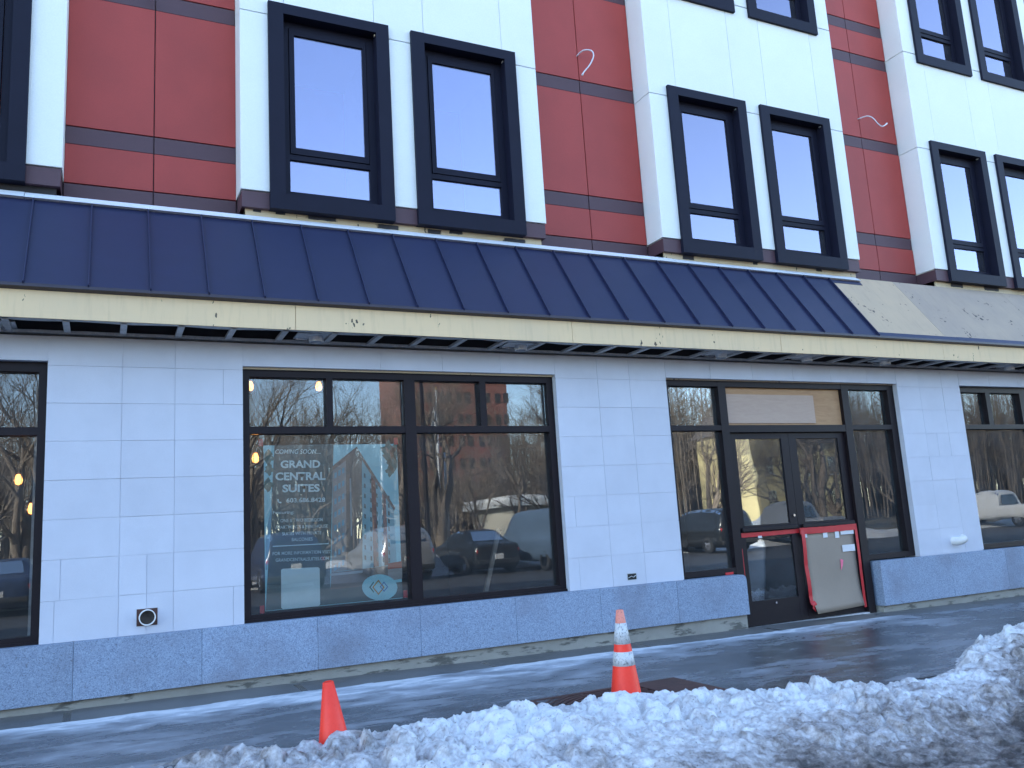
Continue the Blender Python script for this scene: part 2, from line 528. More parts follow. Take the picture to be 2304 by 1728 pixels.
def vnoise(x, y, seed):
    """smooth value noise on arrays"""
    r = np.random.default_rng(seed).random((257, 257))
    xi = np.floor(x).astype(int); yi = np.floor(y).astype(int)
    fx = x - xi; fy = y - yi
    fx = fx * fx * (3 - 2 * fx); fy = fy * fy * (3 - 2 * fy)
    g = lambda a, b: r[a % 257, b % 257]
    return (g(xi, yi) * (1 - fx) + g(xi + 1, yi) * fx) * (1 - fy) + (g(xi, yi + 1) * (1 - fx) + g(xi + 1, yi + 1) * fx) * fy


def fbm(x, y, s, oct=5, seed=1, gain=0.5):
    t = 0; a = 1; n = 0
    for k in range(oct):
        t = t + a * vnoise(x * s + 37.1 * k, y * s + 11.7 * k, seed + k); n += a
        a *= gain; s *= 2.03
    return t / n


# ================================================================== THE BUILDING
B = empty('building', (0, 0, -1.30))
tag(B, 'red and white panelled building with stone shopfront and unfinished metal canopy', 'building')

# ---- measured lines (x along the street, y into the building, z from the lens)
ZT, ZH, ZG = 1.83, 1.632, -0.70
COURSES = [1.83, 1.593, 1.268, 0.943, 0.616, 0.289, -0.038, -0.365, -0.70]
OPEN = [(-3.75, -0.44), (1.154, 4.467), (5.954, 9.83), (11.124, 14.44)]     # shop openings
XL, XR = -45.0, 32.0

# core mass and plain continuation outside the view
core = MB()
core.box(XL, XR, 1.6, 15, 1.98, 19.5)                      # upper storeys
core.box(XL, XR, 6.0, 15, -1.6, 1.98)                       # behind the shop
core.box(XL, -3.95, 0.03, 6.0, -1.6, 1.98)
core.box(14.6, XR, 0.03, 6.0, -1.6, 1.98)
core.box(-3.95, 14.6, 0.3, 1.6, 1.92, 1.98)
core.build('building_core', 'red_panel', B)
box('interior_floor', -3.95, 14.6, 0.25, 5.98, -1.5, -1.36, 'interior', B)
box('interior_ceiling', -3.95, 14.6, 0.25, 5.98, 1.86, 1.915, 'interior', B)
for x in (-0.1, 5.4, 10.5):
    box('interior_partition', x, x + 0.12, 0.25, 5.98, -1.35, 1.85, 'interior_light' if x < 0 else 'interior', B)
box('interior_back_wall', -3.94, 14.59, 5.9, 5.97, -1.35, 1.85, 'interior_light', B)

# ---- stone-clad ground floor: backing wall with stone blocks on it
sw = MB()
piers = [(-0.44, 1.154), (4.467, 5.954), (9.83, 11.124), (-5.2, -3.75), (14.44, 15.9)]
for a, b_ in piers:
    sw.box(a + 0.01, b_ - 0.01, 0.005, 0.25, -1.30, 1.85)
for a, b_ in OPEN:
    sw.box(a - 0.009, b_ + 0.009, 0.005, 0.25, ZH + 0.004, 1.848)
stone = sw.build('stone_wall', 'mortar', B)
G = 0.0014
VJ = {0: [0.137, 0.567], 1: [5.01, 5.44], 2: [10.28, 10.75], 3: [-4.5], 4: [15.2]}
extra = {(0, 6): [0.352, -0.30], (0, 7): [0.352, -0.338, 1.06], (0, 4): [], (1, 5): [4.60], (1, 7): [4.60], (0, 1): [0.98], (0, 2): [], (2, 3): [10.5]}
for pi_, (a, b_) in enumerate(piers):
    for ci in range(8):
        z1, z0 = COURSES[ci], COURSES[ci + 1]
        xs = [a] + sorted(VJ[pi_] + [e for e in extra.get((pi_, ci), [])]) + [b_]
        for xa, xb in zip(xs, xs[1:]):
            if xb - xa < 0.05:
                continue
            dy = random.uniform(-0.0018, 0.0018)
            box('stone_block', xa + G, xb - G, 0.0 + dy, 0.10, z0 + G, z1 - G, 'stone', stone, 0.0005)
LJ = {1: [2.48 - 0.663, 2.48, 3.143, 3.806], 2: [6.62, 7.28, 7.95, 8.61, 9.27], 0: [-3.1, -2.44, -1.78, -1.1], 3: [11.8, 12.46, 13.12, 13.8]}
for oi_, (a, b_) in enumerate(OPEN):
    xs = [a] + LJ[oi_] + [b_]
    for xa, xb in zip(xs, xs[1:]):
        box('stone_block', xa + G, xb - G, random.uniform(-0.0015, 0.0015), 0.10, ZH, ZT - G - 0.004, 'stone', stone, 0.0005)

# ---- granite plinth on a concrete foundation
fd = MB()
fd.box(XL, 6.80, 0.0, 0.28, -1.75, -1.165)
fd.box(9.03, XR, 0.0, 0.28, -1.75, -1.275)
fd.box(6.80, 9.03, 0.02, 0.40, -1.75, -1.352)
foundation = fd.build('foundation', 'foundation', B)
GJ = [-5.1, -4.12, -3.14, -2.16, -1.17, -0.188, 0.794, 1.789, 2.775, 3.80, 4.806, 5.81]
for xa, xb in zip(GJ, GJ[1:]):
    box('granite_slab', xa + 0.001, xb - 0.001, -0.045 + random.uniform(-.001, .001), 0.12, -1.16, ZG, 'granite', B, 0.0025)
gs = MB()                                                    # last slab before the door: eased top corner
pr = [(5.812, -1.16), (6.81, -1.16), (6.81, -0.765)] + [(6.81 - 0.06 + 0.06 * math.cos(t), -0.765 + 0.06 * math.sin(t)) for t in (0.4, 0.8, 1.2, 1.5708)] + [(5.812, -0.705)]
gs.prism_y(pr, -0.045, 0.12).build('granite_slab', 'granite', B)
for xa, xb in zip([9.02, 10.35, 11.5, 12.6, 13.7], [10.35, 11.5, 12.6, 13.7, 14.9]):
    box('granite_slab', xa + 0.001, xb - 0.001, -0.045, 0.16, -1.272, ZG - 0.01, 'granite', B, 0.0025)

# ---- shop windows
FY0, FY1, GY = 0.07, 0.19, 0.135


def shop_window(name, xa, xb, cols, tx):
    """outer frame xa..xb; cols: list of (x0,x1) lower lights; tx: list of (x0,x1) top lights"""
    f = MB()
    zb, zt = -0.695, 1.632
    f.box(xa, cols[0][0], FY0, FY1, zb, zt)
    f.box(cols[-1][1], xb, FY0, FY1, zb, zt)
    f.box(cols[0][0], cols[-1][1], FY0 + .001, FY1, 1.548, zt - .001)
    f.box(cols[0][0], cols[-1][1], FY0 + .001, FY1, zb + .001, -0.634)
    f.box(cols[0][0], cols[-1][1], FY0 + .001, FY1, 1.006, 1.072)
    f.box(xa - .0, xb, FY0 - 0.02, FY0 - .001, zb - .004, zb + 0.02)              # sill nose
    w = f.build(name, 'frame_dark', B)
    for (a, b_), (c, d) in zip(cols, cols[1:]):
        box('mullion', b_, c, FY0 - .002, FY1, -0.634, 1.548, 'frame_dark', w)
    for (a, b_), (c, d) in zip(tx, tx[1:]):
        if not any(abs(b_ - q[1]) < .01 for q in cols):
            box('mullion', b_, c, FY0 - .001, FY1, 1.072, 1.548, 'frame_dark', w)
    for a, b_ in cols:
        box('pane', a, b_, GY, GY + 0.008, -0.634, 1.006, 'glass_shop', w)
    for a, b_ in tx:
        box('pane', a, b_, GY, GY + 0.008, 1.072, 1.548, 'glass_shop', w)
    return w


shop_window('shop_window', 1.156, 4.465, [(1.222, 2.742), (2.857, 4.388)], [(1.222, 1.948), (2.01, 2.742), (2.857, 3.58), (3.651, 4.388)])
shop_window('shop_window', -3.748, -0.442, [(-3.68, -2.16), (-2.045, -0.505)], [(-3.68, -2.95), (-2.89, -2.16), (-2.045, -1.31), (-1.25, -0.505)])
shop_window('shop_window', 11.126, 14.438, [(11.2, 12.72), (12.83, 14.37)], [(11.2, 11.77), (11.87, 12.56), (12.83, 13.55), (13.62, 14.37)])
box('sealant_bead', 1.16, 4.46, 0.045, 0.066, 1.614, 1.634, 'sheathing_yellow', B)
box('sealant_bead', 5.96, 9.82, 0.045, 0.066, 1.618, 1.634, 'sheathing_grey', B)

# ---- entrance: side lights, transom, pair of doors
ef = MB()
ef.box(5.956, 6.026, FY0, FY1, -0.695, 1.632)
ef.box(9.71, 9.828, FY0, FY1, -0.695, 1.632)
for a, b_ in ((6.77, 6.886), (8.843, 8.968)):
    ef.box(a, b_, FY0 - 0.002, FY1, -1.352, 1.632)
for a, b_ in ((6.026, 6.77), (8.968, 9.71)):
    ef.box(a, b_, FY0 + .001, FY1, 1.552, 1.63)
    ef.box(a, b_, FY0 + .001, FY1, 1.01, 1.072)
    ef.box(a, b_, FY0 + .001, FY1, -0.694, -0.627)
ef.box(6.886, 8.843, FY0 + .001, FY1, 1.552, 1.63)
ef.box(6.886, 8.843, FY0 + .001, FY1, 0.985, 1.074)
ent = ef.build('entrance_frame', 'frame_dark', B)
for a, b_ in ((6.026, 6.77), (8.968, 9.71)):
    box('pane', a, b_, GY, GY + .008, -0.627, 1.01, 'glass_shop', ent)
    box('pane', a, b_, GY, GY + .008, 1.072, 1.552, 'glass_shop', ent)
box('threshold', 6.886, 8.843, 0.06, 0.22, -1.352, -1.335, 'galvanised', ent)
for k, (a, b_, ga, gb) in enumerate(((6.89, 7.858, 7.0, 7.735), (7.862, 8.839, 7.985, 8.715))):
    d = MB()
    y0, y1 = 0.115, 0.16
    d.box(a, ga, y0, y1, -1.33, 0.98); d.box(gb, b_, y0, y1, -1.33, 0.98)
    d.box(ga, gb, y0 + .001, y1, 0.905, 0.979); d.box(ga, gb, y0 + .001, y1, -0.30, -0.15); d.box(ga, gb, y0 + .001, y1, -1.329, -1.045)
    door = d.build('door', 'frame_dark', B)
    box('pane', ga, gb, 0.132, 0.14, -0.15, 0.905, 'glass_shop', door)
    box('pane', ga, gb, 0.132, 0.14, -1.045, -0.30, 'glass_shop', door)
    box('push_bar', a + 0.05, b_ - 0.03, 0.075, 0.105, -0.225, -0.172, 'frame_dark', door, 0.008)
    if k == 0:
        MB().tube([(7.80, 0.095, -0.06), (7.80, 0.117, -0.06)], 0.016, 12).build('lock_cylinder', 'chrome', door)
        MB().tube([(7.36, 0.10, -1.085), (7.36, 0.117, -1.085)], 0.014, 12).build('lock_cylinder', 'chrome', door)

# ---- canopy: soffit framing, fascia, standing-seam roof
def roof_pt(s, off=0.0):
    """point on the canopy slope, s in 0..1 from eave to top, off along the outward normal"""
    y0, z0, y1, z1 = -0.50, 2.155, 0.236, 3.172
    L = math.hypot(y1 - y0, z1 - z0)
    ny, nz = -(z1 - z0) / L, (y1 - y0) / L
    return (y0 + (y1 - y0) * s + ny * off, z0 + (z1 - z0) * s + nz * off)


cn = MB()
cn.prism_x([roof_pt(0.02, -0.012), roof_pt(1.01, -0.012), roof_pt(1.0, -0.06), roof_pt(0.02, -0.06)], XL + 1, XR - 1)
cn.box(XL + 1, XR - 1, 0.02, 0.05, 1.90, 2.62)                           # back of the void
canopy = cn.build('canopy', 'void_dark', B)
FJ = [-7.2, -4.3, -1.37, 1.555, 4.46, 7.37, 10.28, 13.2, 16.0]
for xa, xb in zip(FJ, FJ[1:]):
    box('fascia_board', xa + .002, xb - .002, -0.452, -0.432, 1.888, 2.136, 'fascia_board', canopy, 0.001)
dr = MB()
dr.prism_x([(-0.508, 2.160), (-0.508, 2.134), (-0.453, 2.118), (-0.44, 2.132), (-0.44, 2.158)], -7.2, 16)
dr.build('drip_edge', 'drip_metal', canopy)
SEAMS = [-7.3 + 0.4785 * i for i in range(14)] + [-0.604, -0.137, 0.335, 0.804, 1.276, 1.755, 2.235, 2.718, 3.205, 3.69, 4.172, 4.658, 5.143, 5.632, 6.115, 6.598, 7.085, 7.566, 8.054, 8.537, 9.012]
for xa, xb in zip(SEAMS, SEAMS[1:]):
    p = MB().prism_x([roof_pt(-0.004, 0.0), roof_pt(0.97, 0.0), roof_pt(0.97, -0.01), roof_pt(-0.004, -0.01)], xa + .001, xb - .001)
    p.build('roof_panel', 'roof_metal', canopy)
for xs_ in SEAMS[8:]:
    MB().prism_x([roof_pt(-0.006, 0.0), roof_pt(-0.002, 0.030), roof_pt(0.955, 0.030), roof_pt(0.96, 0.0)], xs_ - .0055, xs_ + .0055).build('standing_seam', 'roof_metal', canopy)
MB().prism_x([roof_pt(0.965, 0.004), roof_pt(0.957, 0.034), (0.268, 3.225), (0.272, 3.215), roof_pt(1.0, 0.02), roof_pt(0.966, 0.0)], -7.3, -0.68).build('top_flashing', 'flashing', canopy)
MB().prism_x([roof_pt(0.965, 0.004), roof_pt(0.957, 0.032), (0.268, 3.222), (0.272, 3.213), roof_pt(1.0, 0.02), roof_pt(0.966, 0.0)], -0.676, 6.42).build('top_flashing', 'flashing', canopy)
MB().prism_x([roof_pt(0.962, 0.004), roof_pt(0.954, 0.034), (0.268, 3.218), (0.272, 3.21), roof_pt(1.0, 0.02), roof_pt(0.964, 0.0)], 6.423, 9.62).build('top_flashing', 'flashing', canopy)
MB().prism_x([roof_pt(0.90, 0.004), roof_pt(0.955, 0.006), roof_pt(0.955, -0.004), roof_pt(0.90, -0.004)], 9.03, 9.62).build('loose_flashing', 'roof_metal', canopy)
# bare sheathing where the roofing has not reached yet
for k, (xa, xb, m_) in enumerate(((9.018, 10.36, 'sheathing_tan'), (10.364, 12.8, 'sheathing_grey'), (12.804, 16.0, 'sheathing_grey'))):
    MB().prism_x([roof_pt(0.01, -0.001), roof_pt(1.035, -0.001), roof_pt(1.035, -0.0115), roof_pt(0.01, -0.0115)], xa, xb).build('sheathing_board', m_, canopy)
for xa, xb in ((9.02, 10.6), (10.58, 16.0)):
    e = 0.002 if xa > 10 else 0.0
    MB().prism_x([roof_pt(-0.004, 0.003 + e), roof_pt(0.062, 0.003 + e), roof_pt(0.062, 0.0 + e), roof_pt(-0.004, 0.0 + e)], xa, xb).build('eave_strip', 'roof_metal', canopy)
# steel framing seen from below
JX = [0.145 + 0.4435 * k for k in range(-10, 34)]
tr = MB()                                                    # front track: buckled inner lip
xs = np.arange(-5.0, 15.6, 0.06)
wob = 0.045 * np.sin(xs * 7.1 + 1.2 * np.sin(xs * 1.7)) * (0.4 + 0.6 * np.abs(np.sin(xs * 0.6)))
for i in range(len(xs) - 1):
    for z0, z1 in ((1.894, 1.899),):
        ya, yb = -0.345 + wob[i] * .7, -0.345 + wob[i + 1] * .7
        tr.add([(xs[i], -0.431, z0), (xs[i + 1], -0.431, z0), (xs[i + 1], yb, z0), (xs[i], ya, z0), (xs[i], -0.431, z1), (xs[i + 1], -0.431, z1), (xs[i + 1], yb, z1), (xs[i], ya, z1)],
               [(3, 2, 1, 0), (4, 5, 6, 7), (3, 7, 6, 2)])
tr.build('front_track', 'galvanised', canopy)
tr = MB()
for i in range(len(xs) - 1):
    ya, yb = 0.0 + wob[(i * 3) % len(xs)] * .12, 0.0 + wob[((i + 1) * 3) % len(xs)] * .12
    tr.add([(xs[i], 0.10, 1.866), (xs[i + 1], 0.10, 1.866), (xs[i + 1], yb, 1.874), (xs[i], ya, 1.874), (xs[i], ya, 1.90), (xs[i + 1], yb, 1.90)],
           [(3, 2, 1, 0), (3, 4, 5, 2)])
tr.build('wall_track', 'galvanised', canopy)
for x in JX:
    d = random.uniform(-.012, .012)
    MB().prism_y([(x - .026 + d, 1.88), (x + .026 + d, 1.88), (x + .026 + d, 1.887), (x - .02 + d, 1.887), (x - .02 + d, 1.905), (x - .026 + d, 1.905)], -0.40, 0.0).build('soffit_joist', 'galvanised', canopy)
for x, y in ((1.80, -0.15), (3.98, -0.15), (6.66, -0.17), (8.03, -0.18), (9.44, -0.18), (12.05, -0.17), (-0.86, -0.10)):
    pl = MB()
    pl.prism_y([(x - .185, 1.905), (x + .185, 1.905), (x + .185, 1.915), (x - .185, 1.915)], y - 0.11, y + 0.12)
    lf = pl.build('light_plate', 'zinc', canopy)
    can = MB(); can.smooth = False
    can.lathe([(0.0, 0.05), (0.058, 0.05), (0.058, 0.0), (0.068, 0.0), (0.068, 0.052)], 20, (x + 0.01, y, 1.852)); can.build('light_can', 'zinc', lf)
    MB().tube([(x - .17, y + .09, 1.9), (x - .05, y + .10, 1.897), (x + .1, y + .09, 1.9)], 0.009, 6).build('conduit', 'chrome', lf)

# ---- projecting bays, windows and the red wall between them
STO = 3.622
BAYS = [-3.823, 1.178, 6.267, 11.289]
BW = 3.436
YB, YR = 0.215, 0.556                                        # bay face, recessed red wall
SM = 1.0333                                                  # window module


def bay_window(x0, z0):
    """x0,z0: lower left corner of the outer trim"""
    X = lambda v: x0 + v * SM
    Zz = lambda v: z0 + v * SM
    t = MB()
    w_, h_, a, b_, c, d = 1.262, 2.21, 0.15, 1.122, 0.155, 2.096
    yf, yb_ = 0.174, 0.40
    t.box(X(0), X(a), yf, yb_, Zz(0), Zz(h_)); t.box(X(b_), X(w_), yf, yb_, Zz(0), Zz(h_))
    t.box(X(a), X(b_), yf + .0005, yb_, Zz(0), Zz(c)); t.box(X(a), X(b_), yf + .0005, yb_, Zz(d), Zz(h_))
    win = t.build('window', 'trim_dark', B)
    f = MB(); y0, y1 = 0.312, 0.39
    gl0, gl1, gz0, gz1 = 0.222, 1.045, 0.245, 0.585
    so0, so1, sz0, sz1 = 0.222, 1.05, 0.64, 2.03
    f.box(X(a), X(gl0), y0, y1, Zz(c), Zz(d)); f.box(X(gl1), X(b_), y0, y1, Zz(c), Zz(d))
    f.box(X(gl0), X(gl1), y0 + .001, y1, Zz(c), Zz(gz0)); f.box(X(gl0), X(gl1), y0 + .001, y1, Zz(gz1), Zz(sz0)); f.box(X(gl0), X(gl1), y0 + .001, y1, Zz(sz1), Zz(d))
    f.build('window_frame', 'trim_dark', win)
    s = MB(); y0, y1 = 0.302, 0.353
    ga, gb, gc, gd = 0.28, 1.0, 0.715, 1.955
    s.box(X(so0 + .006), X(ga), y0, y1, Zz(sz0 + .006), Zz(sz1 - .006)); s.box(X(gb), X(so1 - .012), y0, y1, Zz(sz0 + .006), Zz(sz1 - .006))
    s.box(X(ga), X(gb), y0 + .001, y1, Zz(sz0 + .006), Zz(gc)); s.box(X(ga), X(gb), y0 + .001, y1, Zz(gd), Zz(sz1 - .006))
    s.build('sash', 'trim_dark', win)
    box('pane', X(ga), X(gb), 0.323, 0.330, Zz(gc), Zz(gd), 'glass_upper', win)
    box('pane', X(gl0), X(gl1), 0.339, 0.346, Zz(gz0), Zz(gz1), 'glass_upper', win)
    return win


ZW = 3.291                                                   # foot of the lowest window trim
for bi, bx in enumerate(BAYS):
    bm_ = MB()
    wx = [bx + 0.279, bx + 1.8445]
    ops = [(w + .150, w + 1.1645) for w in wx]
    xs_ = [bx + .02, ops[0][0], ops[0][1], ops[1][0], ops[1][1], bx + BW - .02]
    for a, b_ in zip(xs_[::2], xs_[1::2]):
        bm_.box(a, b_, YB + .042, 1.6, 3.40, 19.0)
    for k in range(3):
        lo = 3.40 if k == 0 else ZW + STO * (k - 1) + 2.175
        hi = ZW + STO * k + 0.15 if k < 2 else 19.0
        for a, b_ in ops:
            bm_.box(a, b_, YB + .042, 1.6, lo, hi)
    bay = bm_.build('bay', 'white_panel', B)
    # brown foot of the bay, and the bare sheathing tucked under it
    fo = MB()
    fo.box(bx + .012, bx + BW - .012, YB + .014, 0.286, 3.296, 3.464)
    fo.box(bx + .012, bx + .05, 0.286, YR + .02, 3.296, 3.464)
    fo.box(bx + BW - .05, bx + BW - .012, 0.286, YR + .02, 3.296, 3.464)
    fo.build('bay_foot', 'brown_panel', bay)
    box('sheathing_board', bx + 0.052, bx + BW - 0.045, 0.287, 0.31, 3.08, 3.45, 'sheathing_yellow' if bi else 'void_dark', bay)
    for st in range(2):
        zb = ZW + STO * st
        for w in wx:
            bay_window(w, zb)
        z0 = 3.470 if st == 0 else 7.063
        z1 = 5.437 + STO * st
        z2 = 7.0595 if st == 0 else 10.64
        g = 0.004
        # strips beside the windows
        for a, b_ in ((bx, wx[0] + .052), (wx[0] + 1.25, wx[1] + .052), (wx[1] + 1.25, bx + BW)):
            box('cladding_panel', a + (0 if a == bx else g), b_ - (0 if b_ == bx + BW else g), YB, YB + .04, z0 + g, z1 - g, 'white_panel', bay, 0.004)
        cols = [bx, ops[0][0] + .015, ops[0][1] - .015, ops[1][0] + .015, ops[1][1] - .015, bx + BW]
        for ci, (a, b_) in enumerate(zip(cols, cols[1:])):
            inwin = ci in (1, 3)
            lo = zb + 2.222 if inwin else z1
            hi = (zb + STO + 0.1 if st == 0 else 10.64) if inwin else z2
            box('cladding_panel', a + (0 if ci == 0 else g * .6), b_ - (0 if ci == 4 else g * .6), YB + (0.0 if not inwin else .0005), YB + .04, lo + g, hi - g, 'white_panel', bay, 0.003)
        for xside, s_ in ((bx, 1), (bx + BW, -1)):
            for lo, hi in ((z0, z1), (z1, z2)):
                xa, xb = (xside, xside + .02) if s_ > 0 else (xside - .02, xside)
                box('return_panel', xa + (.0006 if s_ > 0 else 0), xb - (0 if s_ > 0 else .0006), YB + .0405, YR - .002, lo + g, hi - g, 'white_panel', bay, 0.002)
    tp = MB(); tp.box(bx, bx + BW, YB, YB + .0415, 10.65, 19.0); tp.build('upper_cladding', 'white_panel', bay)

rw = MB()
gaps = [(BAYS[i] + BW, BAYS[i + 1]) for i in range(3)] + [(-5.45, BAYS[0]), (BAYS[3] + BW, 16.4)]
for a, b_ in gaps:
    rw.box(a - .01, b_ + .01, YR + .03, 1.6, 1.98, 19.2)
red = rw.build('red_wall', 'brown_panel', B)
box('wall_ledge', -5.4, 16.3, 0.272, 0.60, 3.02, 3.06, 'void_dark', B)
LV = [(3.065, 3.474, 1), (3.474, 3.877, 0), (3.877, 4.056, 1), (4.056, 5.448, 0), (5.448, 5.626, 1), (5.626, 6.887, 0), (6.887, 7.066, 1), (7.066, 7.476, 0), (7.476, 7.652, 1), (7.652, 9.072, 0), (9.072, 9.248, 1), (9.248, 10.95, 0)]
for a, b_ in gaps:
    mid = (a + b_) / 2
    for xa, xb in ((a, mid), (mid, b_)):
        for lo, hi, br in LV:
            g = 0.005
            box('band_panel' if br else 'red_panel', xa + (g if xa == mid else 0), xb - (g if xb == mid else 0), YR + (0.006 if br else 0), YR + .032, lo + (0 if br else g), hi - (0.002 if br else g), 'brown_panel' if br else 'red_panel', red, 0.003)
    t = MB(); t.box(a, b_, YR, YR + .029, 10.96, 19.2); t.build('upper_red_panel', 'red_panel', red)

# ---- small fixtures on the wall
for pts in ([(0.372, 0.566, 5.585), (0.351, 0.494, 5.549), (0.341, 0.473, 5.507), (0.403, 0.463, 5.528)],
            [(5.425, 0.566, 5.962), (5.466, 0.452, 5.993), (5.549, 0.390, 5.972), (5.564, 0.370, 5.890), (5.507, 0.380, 5.766), (5.425, 0.401, 5.662), (5.394, 0.411, 5.611)],
            [(10.467, 0.566, 5.931), (10.540, 0.442, 5.936), (10.602, 0.390, 5.890), (10.664, 0.370, 5.807), (10.746, 0.370, 5.766), (10.819, 0.370, 5.792), (10.881, 0.370, 5.838)]):
    # smooth the lead a little
    P_ = [Vector(p) for p in pts]
    sm = []
    for i in range(len(P_) - 1):
        for t in (0, .33, .66):
            p0, p1, p2, p3 = P_[max(i - 1, 0)], P_[i], P_[i + 1], P_[min(i + 2, len(P_) - 1)]
            sm.append(0.5 * ((2 * p1) + (p2 - p0) * t + (2 * p0 - 5 * p1 + 4 * p2 - p3) * t * t + (3 * p1 - p0 - 3 * p2 + p3) * t ** 3))
    sm.append(P_[-1])
    wv = MB(); wv.smooth = True
    wv.tube(sm, [0.009] * (len(sm) - 2) + [0.013, 0.013], 8)
    wv.tube([p + Vector((0.006, 0.004, 0.006)) for p in sm[:-2]], 0.006, 6)
    wv.build('wire_lead', 'wire_white', B)
hb = MB()                                                    # cut-out with the pipe stub
hb.box(0.278, 0.441, -0.0035, -0.0025, -0.630, -0.490)
hole = hb.build('pipe_cutout', 'rust_iron', B)
pp = MB(); pp.smooth = True
pp.lathe([(0.058, 0.06), (0.058, -0.055), (0.066, -0.055), (0.066, 0.02)], 28)
pm = pp.mesh('pipe', 'pvc')
po = put('pipe_stub', pm, hole, (0.360, -0.0, -0.562)); po.rotation_euler = (-math.pi / 2, 0, 0)
po.rotation_euler = (math.pi / 2 + math.pi, 0, 0)
bk = MB(); bk.lathe([(0.0005, 0), (0.0575, 0)], 28)
bo = put('pipe_bore', bk.mesh('bore', 'pipe_dark'), hole, (0.360, -0.006, -0.562)); bo.rotation_euler = (math.pi / 2, 0, 0)
jb = MB()
for a, b_, c, d in ((5.190, 5.196, -0.648, -0.573), (5.309, 5.315, -0.648, -0.573), (5.196, 5.309, -0.648, -0.642), (5.196, 5.309, -0.579, -0.573)):
    jb.box(a, b_, -0.006, -0.002, c, d)
jbo = jb.build('junction_box', 'galvanised', B)
box('box_opening', 5.196, 5.309, -0.0045, -0.0025, -0.642, -0.579, 'black_box', jbo)
MB().tube([(5.205, -0.006, -0.62), (5.24, -0.014, -0.605), (5.27, -0.012, -0.617), (5.30, -0.006, -0.60)], 0.004, 6).build('box_wire', 'galvanised', jbo)
el = MB(); el.smooth = True
el.tube([(10.52, 0.02, -0.545), (10.52, -0.05, -0.545), (10.535, -0.085, -0.545), (10.57, -0.10, -0.535), (10.61, -0.10, -0.515)], [0.055, 0.055, 0.056, 0.056, 0.058], 18, caps=False)
el.build('pipe_elbow', 'pvc', B)


def smear(x0, x1, z0, z1, y, parent, seed):
    """blot of black sealant, ragged edged, lying on the sheathing"""
    n = 14
    me = bpy.data.meshes.new('smear')
    vs_, fs_, ed = [], [], []
    for i in range(n + 1):
        for j in range(n + 1):
            u, v = i / n, j / n
            vs_.append((x0 + (x1 - x0) * u - (x0 + x1) / 2, 0, z0 + (z1 - z0) * v - (z0 + z1) / 2))
            ed.append(max(0.0, 1.25 * min(u, 1 - u, v, 1 - v) * 4 - 0.35) if True else 0)
    for i in range(n):
        for j in range(n):
            q = i * (n + 1) + j
            fs_.append((q, q + n + 1, q + n + 2, q + 1))
    me.from_pydata(vs_, [], fs_)
    at = me.attributes.new('edge', 'FLOAT', 'POINT'); at.data.foreach_set('value', np.clip(np.array(ed, dtype=np.float32), 0, 1))
    me.materials.append(mat('sealant'))
    return put('sealant_smear', me, parent, ((x0 + x1) / 2, y, (z0 + z1) / 2))


for i, (a, b_, c, d) in enumerate(((1.77, 2.22, 3.242, 3.314), (2.53, 2.89, 3.221, 3.293), (4.02, 4.42, 3.221, 3.283), (3.12, 3.36, 3.221, 3.293), (3.38, 3.61, 3.242, 3.324), (6.56, 6.83, 3.221, 3.314), (11.61, 12.02, 3.221, 3.314), (12.38, 12.90, 3.221, 3.314), (1.28, 1.40, 3.262, 3.314), (1.50, 1.65, 3.262, 3.303), (7.74, 7.86, 3.252, 3.303), (8.87, 9.03, 3.252, 3.303))):
    smear(a, b_, c, d, 0.2855, B, i)

# ================================================================== GROUND
def gz(x, y):
    """pavement surface"""
    return -1.232 - 0.0135 * np.clip(x, -12, 25) + 0.018 * np.clip(y, -3.3, 0.3)


RZ = -1.485                                                  # road level
gd = MB(); gd.box(-900, 900, -1200, 900, -2.2, -1.75); tag(gd.build('ground', 'asphalt'), kind='structure')
X = np.concatenate([np.arange(-30, -4, 1.0), np.arange(-4, 15, 0.06), np.arange(15, 32, 1.0)])
Y = np.arange(-3.12, 0.061, 0.06)
gx, gy = np.meshgrid(X, Y, indexing='ij')
sz = gz(gx, gy) + 0.010 * (fbm(gx, gy, 1.1, 4, 3) - 0.5) * np.clip(-gy * 2, 0, 1)
for xj in (-2.0, -0.2, 1.6, 3.4, 5.2, 7.0, 8.8, 10.6):
    sz = sz - 0.008 * np.exp(-((gx - xj) / 0.03) ** 2)
tag(grid_object('pavement', X, Y, sz, 'pavement', {}), kind='structure')
kerb = empty('kerb', (0, -3.2, -1.5)); tag(kerb, kind='structure')
for xa in np.arange(-12, 22, 1.8):
    zt = float(gz(xa + .9, -3.15)) - 0.01
    box('kerb_stone', xa + .004, xa + 1.796, -3.28, -3.125, -1.7, zt, 'granite', kerb, 0.012)
X = np.concatenate([np.arange(-60, -6, 2.0), np.arange(-6, 16, 0.25), np.arange(16, 80, 2.0)])
Y = np.concatenate([np.arange(-24, -8, 1.0), np.arange(-8, -3.2, 0.2)])
gx, gy = np.meshgrid(X, Y, indexing='ij')
tag(grid_object('road', X, Y, RZ + 0.03 * (fbm(gx, gy, 0.7, 4, 5) - .5) * (gy > -8), 'asphalt', {}), kind='structure')
X = np.arange(-120, 160, 2.5); Y = np.concatenate([np.arange(-140, -30, 4.0), np.arange(-30, -22.9, 0.8)])
gx, gy = np.meshgrid(X, Y, indexing='ij')
tag(grid_object('park_ground', X, Y, -1.40 + 0.4 * (fbm(gx, gy, 0.15, 4, 8) - .5), 'park_grass', {}), kind='structure')

